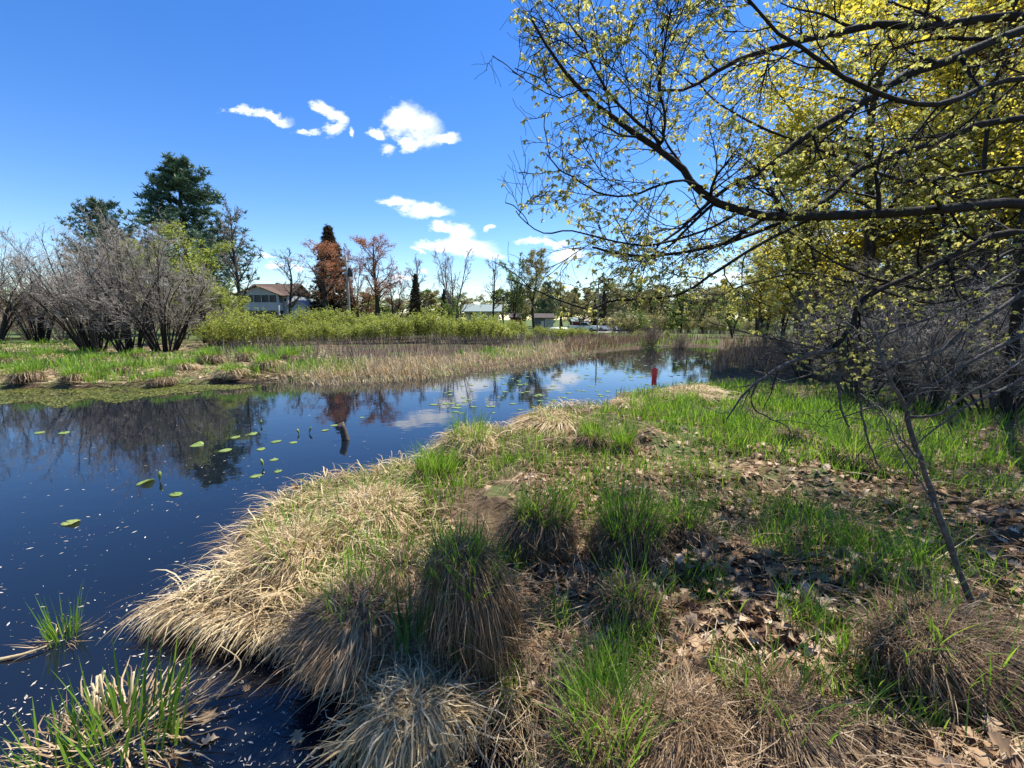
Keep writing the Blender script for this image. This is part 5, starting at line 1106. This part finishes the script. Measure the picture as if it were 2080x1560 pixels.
# sheds
def shed(label, px0, px1, Y, top, bot, wall, roof, name='shed', door=None):
    a, zg = frame(px0, px1, Y); e = empty(name, (a[0], Y, zg), label, name); X = lambda px: at_y(px, 645, Y)[0] - a[0]; Z_ = lambda py: at_y((px0 + px1) / 2, py, Y)[2] - zg
    mbox('wall', X(px0), X(px1), 0, 4, min(-.3, Z_(bot)), Z_(top), M[wall], e); roof_x('roof', X(px0), X(px1), 0, 4, Z_(top), Z_(top) + .7, M[roof], e, .3)
    mbox('post', X(px0) - .12, X(px0) - .01, -.35, -.2, min(-.3, Z_(bot)), Z_(top) - .05, M['whitepaint'], e)
    if door: mbox('door', X(door[0]), X(door[1]), -.06, .02, -.2, Z_(top) - .5, M['siding'], e)
    return e
shed('dark blue grey shed beside the lawn tree', 1085, 1107, 78, 646, 660, 'bluegrey', 'darkwood', door=(1099, 1105))
shed('pale garage wall right of the dark shed', 1109, 1124, 80, 646, 660, 'siding', 'darkwood', 'garage', (1112, 1121))
shed('low dark red shed left of the lawn tree', 1037, 1056, 80, 645, 658, 'redwood', 'darkwood')
shed('red walled outbuilding behind the white pickup', 1163, 1176, 92, 653, 668, 'redwood', 'greenroof')
shed('long dark brown building behind the parked cars', 1178, 1247, 96, 653, 668, 'darkwood', 'tan', 'building', (1200, 1206))
Y = 84.0; a, zg = frame(1265, 1323, Y); e = empty('house', (a[0], Y, zg), 'dark house with bright white metal roof across the pond', 'house'); Zz = lambda py: at_y(1294, py, Y)[2] - zg
mbox('wall', X(1270), X(1320), 0, 7, -.3, Zz(651), M['darkwood'], e); roof_x('roof', X(1278), X(1320), 0, 7, Zz(650), Zz(641), M['whiteroof'], e, .5); roof_x('porch_roof', X(1266), X(1277), -1.5, 3, Zz(651), Zz(646), M['whiteroof'], e, .2)
for q in (1284, 1298, 1310): w_ = mbox('window', X(q), X(q + 5), -.05, .02, Zz(660), Zz(655), M['glass'], e)
# lawn and driveway
def sheet(name, pxs, z_off, mat):
    V = []
    for (px, Y) in pxs:
        c = at_y(px, 645, Y); V.append((c[0], Y, float(height(c[0], Y)) + z_off))
    me = bpy.data.meshes.new(name); me.from_pydata(V, [], [tuple(range(len(V)))]); me.materials.append(mat); me.update(); bm_fix(me); o = link(name, me); tag(o, kind='structure')
def patch(name, px0, px1, Y0, Y1, z_off, mat, n=14):
    us = np.linspace(0, 1, n); V = []
    for a_ in us:
        for b_ in us:
            Yq = Y0 + (Y1 - Y0) * b_; xq = at_y(px0 + (px1 - px0) * a_, 645, Yq)[0]; V.append((xq, Yq, float(height(xq, Yq)) + z_off))
    q = np.array([[i * n + j, (i + 1) * n + j, (i + 1) * n + j + 1, i * n + j + 1] for i in range(n - 1) for j in range(n - 1)])
    o = link(name, mesh_np(name, np.array(V), [q], smooth=True), mat=mat); tag(o, kind='structure')
patch('lawn', 1030, 1270, 50, 96, .03, M['lawn']); patch('driveway', 1215, 1275, 76, 90, .05, M['concrete'])
# utility poles
def pole(label, px, Y, top, r, transformer=False, arm=False):
    a = at_y(px, 645, Y); zg = float(height(a[0], Y)); h = at_y(px, top, Y)[2] - zg; e = empty('utility_pole', (a[0], Y, zg - .2), label, 'utility pole')
    V, Q, v = tubes(np.array([[[0, 0, 0], [0, 0, h * .5], [0, 0, h + .2]]]), np.array([[r, r * .9, r * .75]]), 12); V = np.concatenate([V, [[0, 0, h + .2]]]); cap = np.array([[24 + j, 24 + (j + 1) % 12, 36] for j in range(12)])
    link('shaft', mesh_np('shaft', V, [Q, cap], np.full(len(V), .5), mats=[M['polewood']]), e)
    if transformer:
        V, Q, v = tubes(np.array([[[.42, 0, h - 2.2], [.42, 0, h - 2.15], [.42, 0, h - 1.2], [.42, 0, h - 1.1]]]), np.array([[.2, .27, .27, .1]]), 14); tk = link('transformer', mesh_np('transformer', V, [Q], v, mats=[M['dark']]), e)
        for s in (-.1, .1): V, Q, v = tubes(np.array([[[.42 + s, 0, h - 1.15], [.42 + s, 0, h - .95], [.42 + s, 0, h - .85]]]), np.array([[.05, .035, .05]]), 8); link('bushing', mesh_np('bushing', V, [Q], v, mats=[M['steel']]), tk)
        mbox('bracket', .1, .25, -.05, .05, h - 1.7, h - 1.55, M['steel'], e)
        V, Q, v = tubes(np.array([[[-.05, -.1, h - .1], [-.2, -.12, h + .1], [-.05, -.1, h + .35]]]), np.array([[.05, .06, .04]]), 8); link('insulator', mesh_np('insulator', V, [Q], v, mats=[M['steel']]), e)
        mbox('crossarm', -.45, .45, -.12, -.02, h - .45, h - .33, M['polewood'], e)
    if arm: mbox('crossarm', -.9, .9, -.1, .0, h - .6, h - .46, M['polewood'], e)
pole('grey utility pole with dark transformer rising in front of the maples', 710, 54, 521, .17, True)
pole('thin utility pole beside the parked cars', 1214, 66, 562, .13, False, True)
# vehicles
def car(label, px, Y, rz, paint, kind='suv', name='parked_car', cat_='car'):
    a = at_y(px, 645, Y); e = empty(name, (a[0], Y, float(height(a[0], Y)) + .05), label, cat_, None, rz)
    W = .92
    if kind == 'suv':
        low = [(-2.3, .35), (2.3, .35), (2.36, .62), (2.25, .92), (1.25, 1.05), (-2.25, 1.08), (-2.36, .8)]; cab = [(-2.15, 1.07), (1.15, 1.04), (.45, 1.62), (-.2, 1.70), (-1.75, 1.66)]
    else:
        low = [(-2.7, .45), (2.7, .45), (2.75, .8), (2.65, 1.08), (1.3, 1.15), (-2.7, 1.15)]; cab = [(-.75, 1.14), (1.25, 1.14), (.65, 1.78), (-.6, 1.80)]
    def body(nm, ol, w, mat, bev):
        n = len(ol); V = [(p[0], -w, p[1]) for p in ol] + [(p[0], w, p[1]) for p in ol]; fs = [tuple(range(n)), tuple(range(2 * n - 1, n - 1, -1))] + [(j, (j + 1) % n, n + (j + 1) % n, n + j) for j in range(n)]
        me = bpy.data.meshes.new(nm); me.from_pydata(V, [], fs); me.materials.append(M[mat]); me.update(); bm_fix(me, bev); return link(nm, me, e)
    body('body', low, W, paint, .07); body('cabin', cab, W * .88, paint, .05)
    cz = [(x * .93 - .02, 1.13 + (z - 1.1) * .78) for x, z in cab]
    g_ = body('side_windows', cz, W * .885, 'glass', .01)
    xw = cab[1][0]; xr = cab[2][0]
    me = bpy.data.meshes.new('windscreen'); me.from_pydata([(xw + .02, -.68, 1.12), (xw + .02, .68, 1.12), (xr + .06, .6, cab[2][1] - .05), (xr + .06, -.6, cab[2][1] - .05)], [], [(0, 1, 2, 3)]); me.materials.append(M['glass']); link('windscreen', me, e)
    for sx in (-1.45, 1.5):
        for sy in (-1, 1):
            V, Q, v = tubes(np.array([[[sx, sy * .72, .35], [sx, sy * .95, .35]]]), np.full((1, 2), .36), 18); V = np.concatenate([V, [[sx, sy * .95, .35]]]); cap = np.array([[18 + j, 18 + (j + 1) % 18, 36] for j in range(18)])
            wh = link('wheel', mesh_np('wheel', V, [Q, cap], v[:1].repeat(37), mats=[M['tyre']], smooth=False), e)
            V, Q, v = tubes(np.array([[[sx, sy * .9, .35], [sx, sy * .965, .35]]]), np.full((1, 2), .21), 12); V = np.concatenate([V, [[sx, sy * .965, .35]]]); cap = np.array([[12 + j, 12 + (j + 1) % 12, 24] for j in range(12)]); link('rim', mesh_np('rim', V, [Q, cap], np.full(25, .5), mats=[M['steel']], smooth=False), wh)
    for sy in (-.62, .62): mbox('headlight', low[2][0] - .12, low[2][0] + .015, sy - .18, sy + .18, .72, .86, M['steel'], e)
    mbox('grille', low[2][0] - .1, low[2][0] + .02, -.4, .4, .55, .8, M['dark'], e)
car('white SUV parked nose out on the driveway, right of the other vehicles', 1240, 84, -.75, 'carwhite')
car('dark blue car half hidden behind the white SUV', 1216, 90, -.6, 'carblue')
car('white pickup truck parked behind the marsh bushes', 1187, 82, -.35, 'carwhite', 'truck', 'pickup_truck', 'truck')
# boat on the lawn
a = at_y(1135, 645, 74); e = empty('boat', (a[0], 74, float(height(a[0], 74)) + .3), 'pale green upturned boat lying on the lawn under a small tree', 'boat', None, .15)
n = 14; t = np.linspace(-1, 1, n); prof = np.sqrt(np.clip(1 - np.abs(t) ** 2.6, 0, 1)); aa = np.linspace(0, np.pi, 9)
V = np.array([[1.9 * t[i] , .75 * prof[i] * np.cos(a_), .55 * (.35 + .65 * prof[i]) * np.sin(a_) + .1] for i in range(n) for a_ in aa]); Q = np.array([[i * 9 + j, (i + 1) * 9 + j, (i + 1) * 9 + j + 1, i * 9 + j + 1] for i in range(n - 1) for j in range(8)])
link('hull', mesh_np('hull', V, [Q], mats=[M['hull']]), e); mbox('keel', -1.6, 1.6, -.03, .03, .64, .70, M['hull'], e)
for s in (-1, 1): mbox('trestle', s * 1.0 - .06, s * 1.0 + .06, -.6, .6, -.35, .12, M['darkwood'], e)
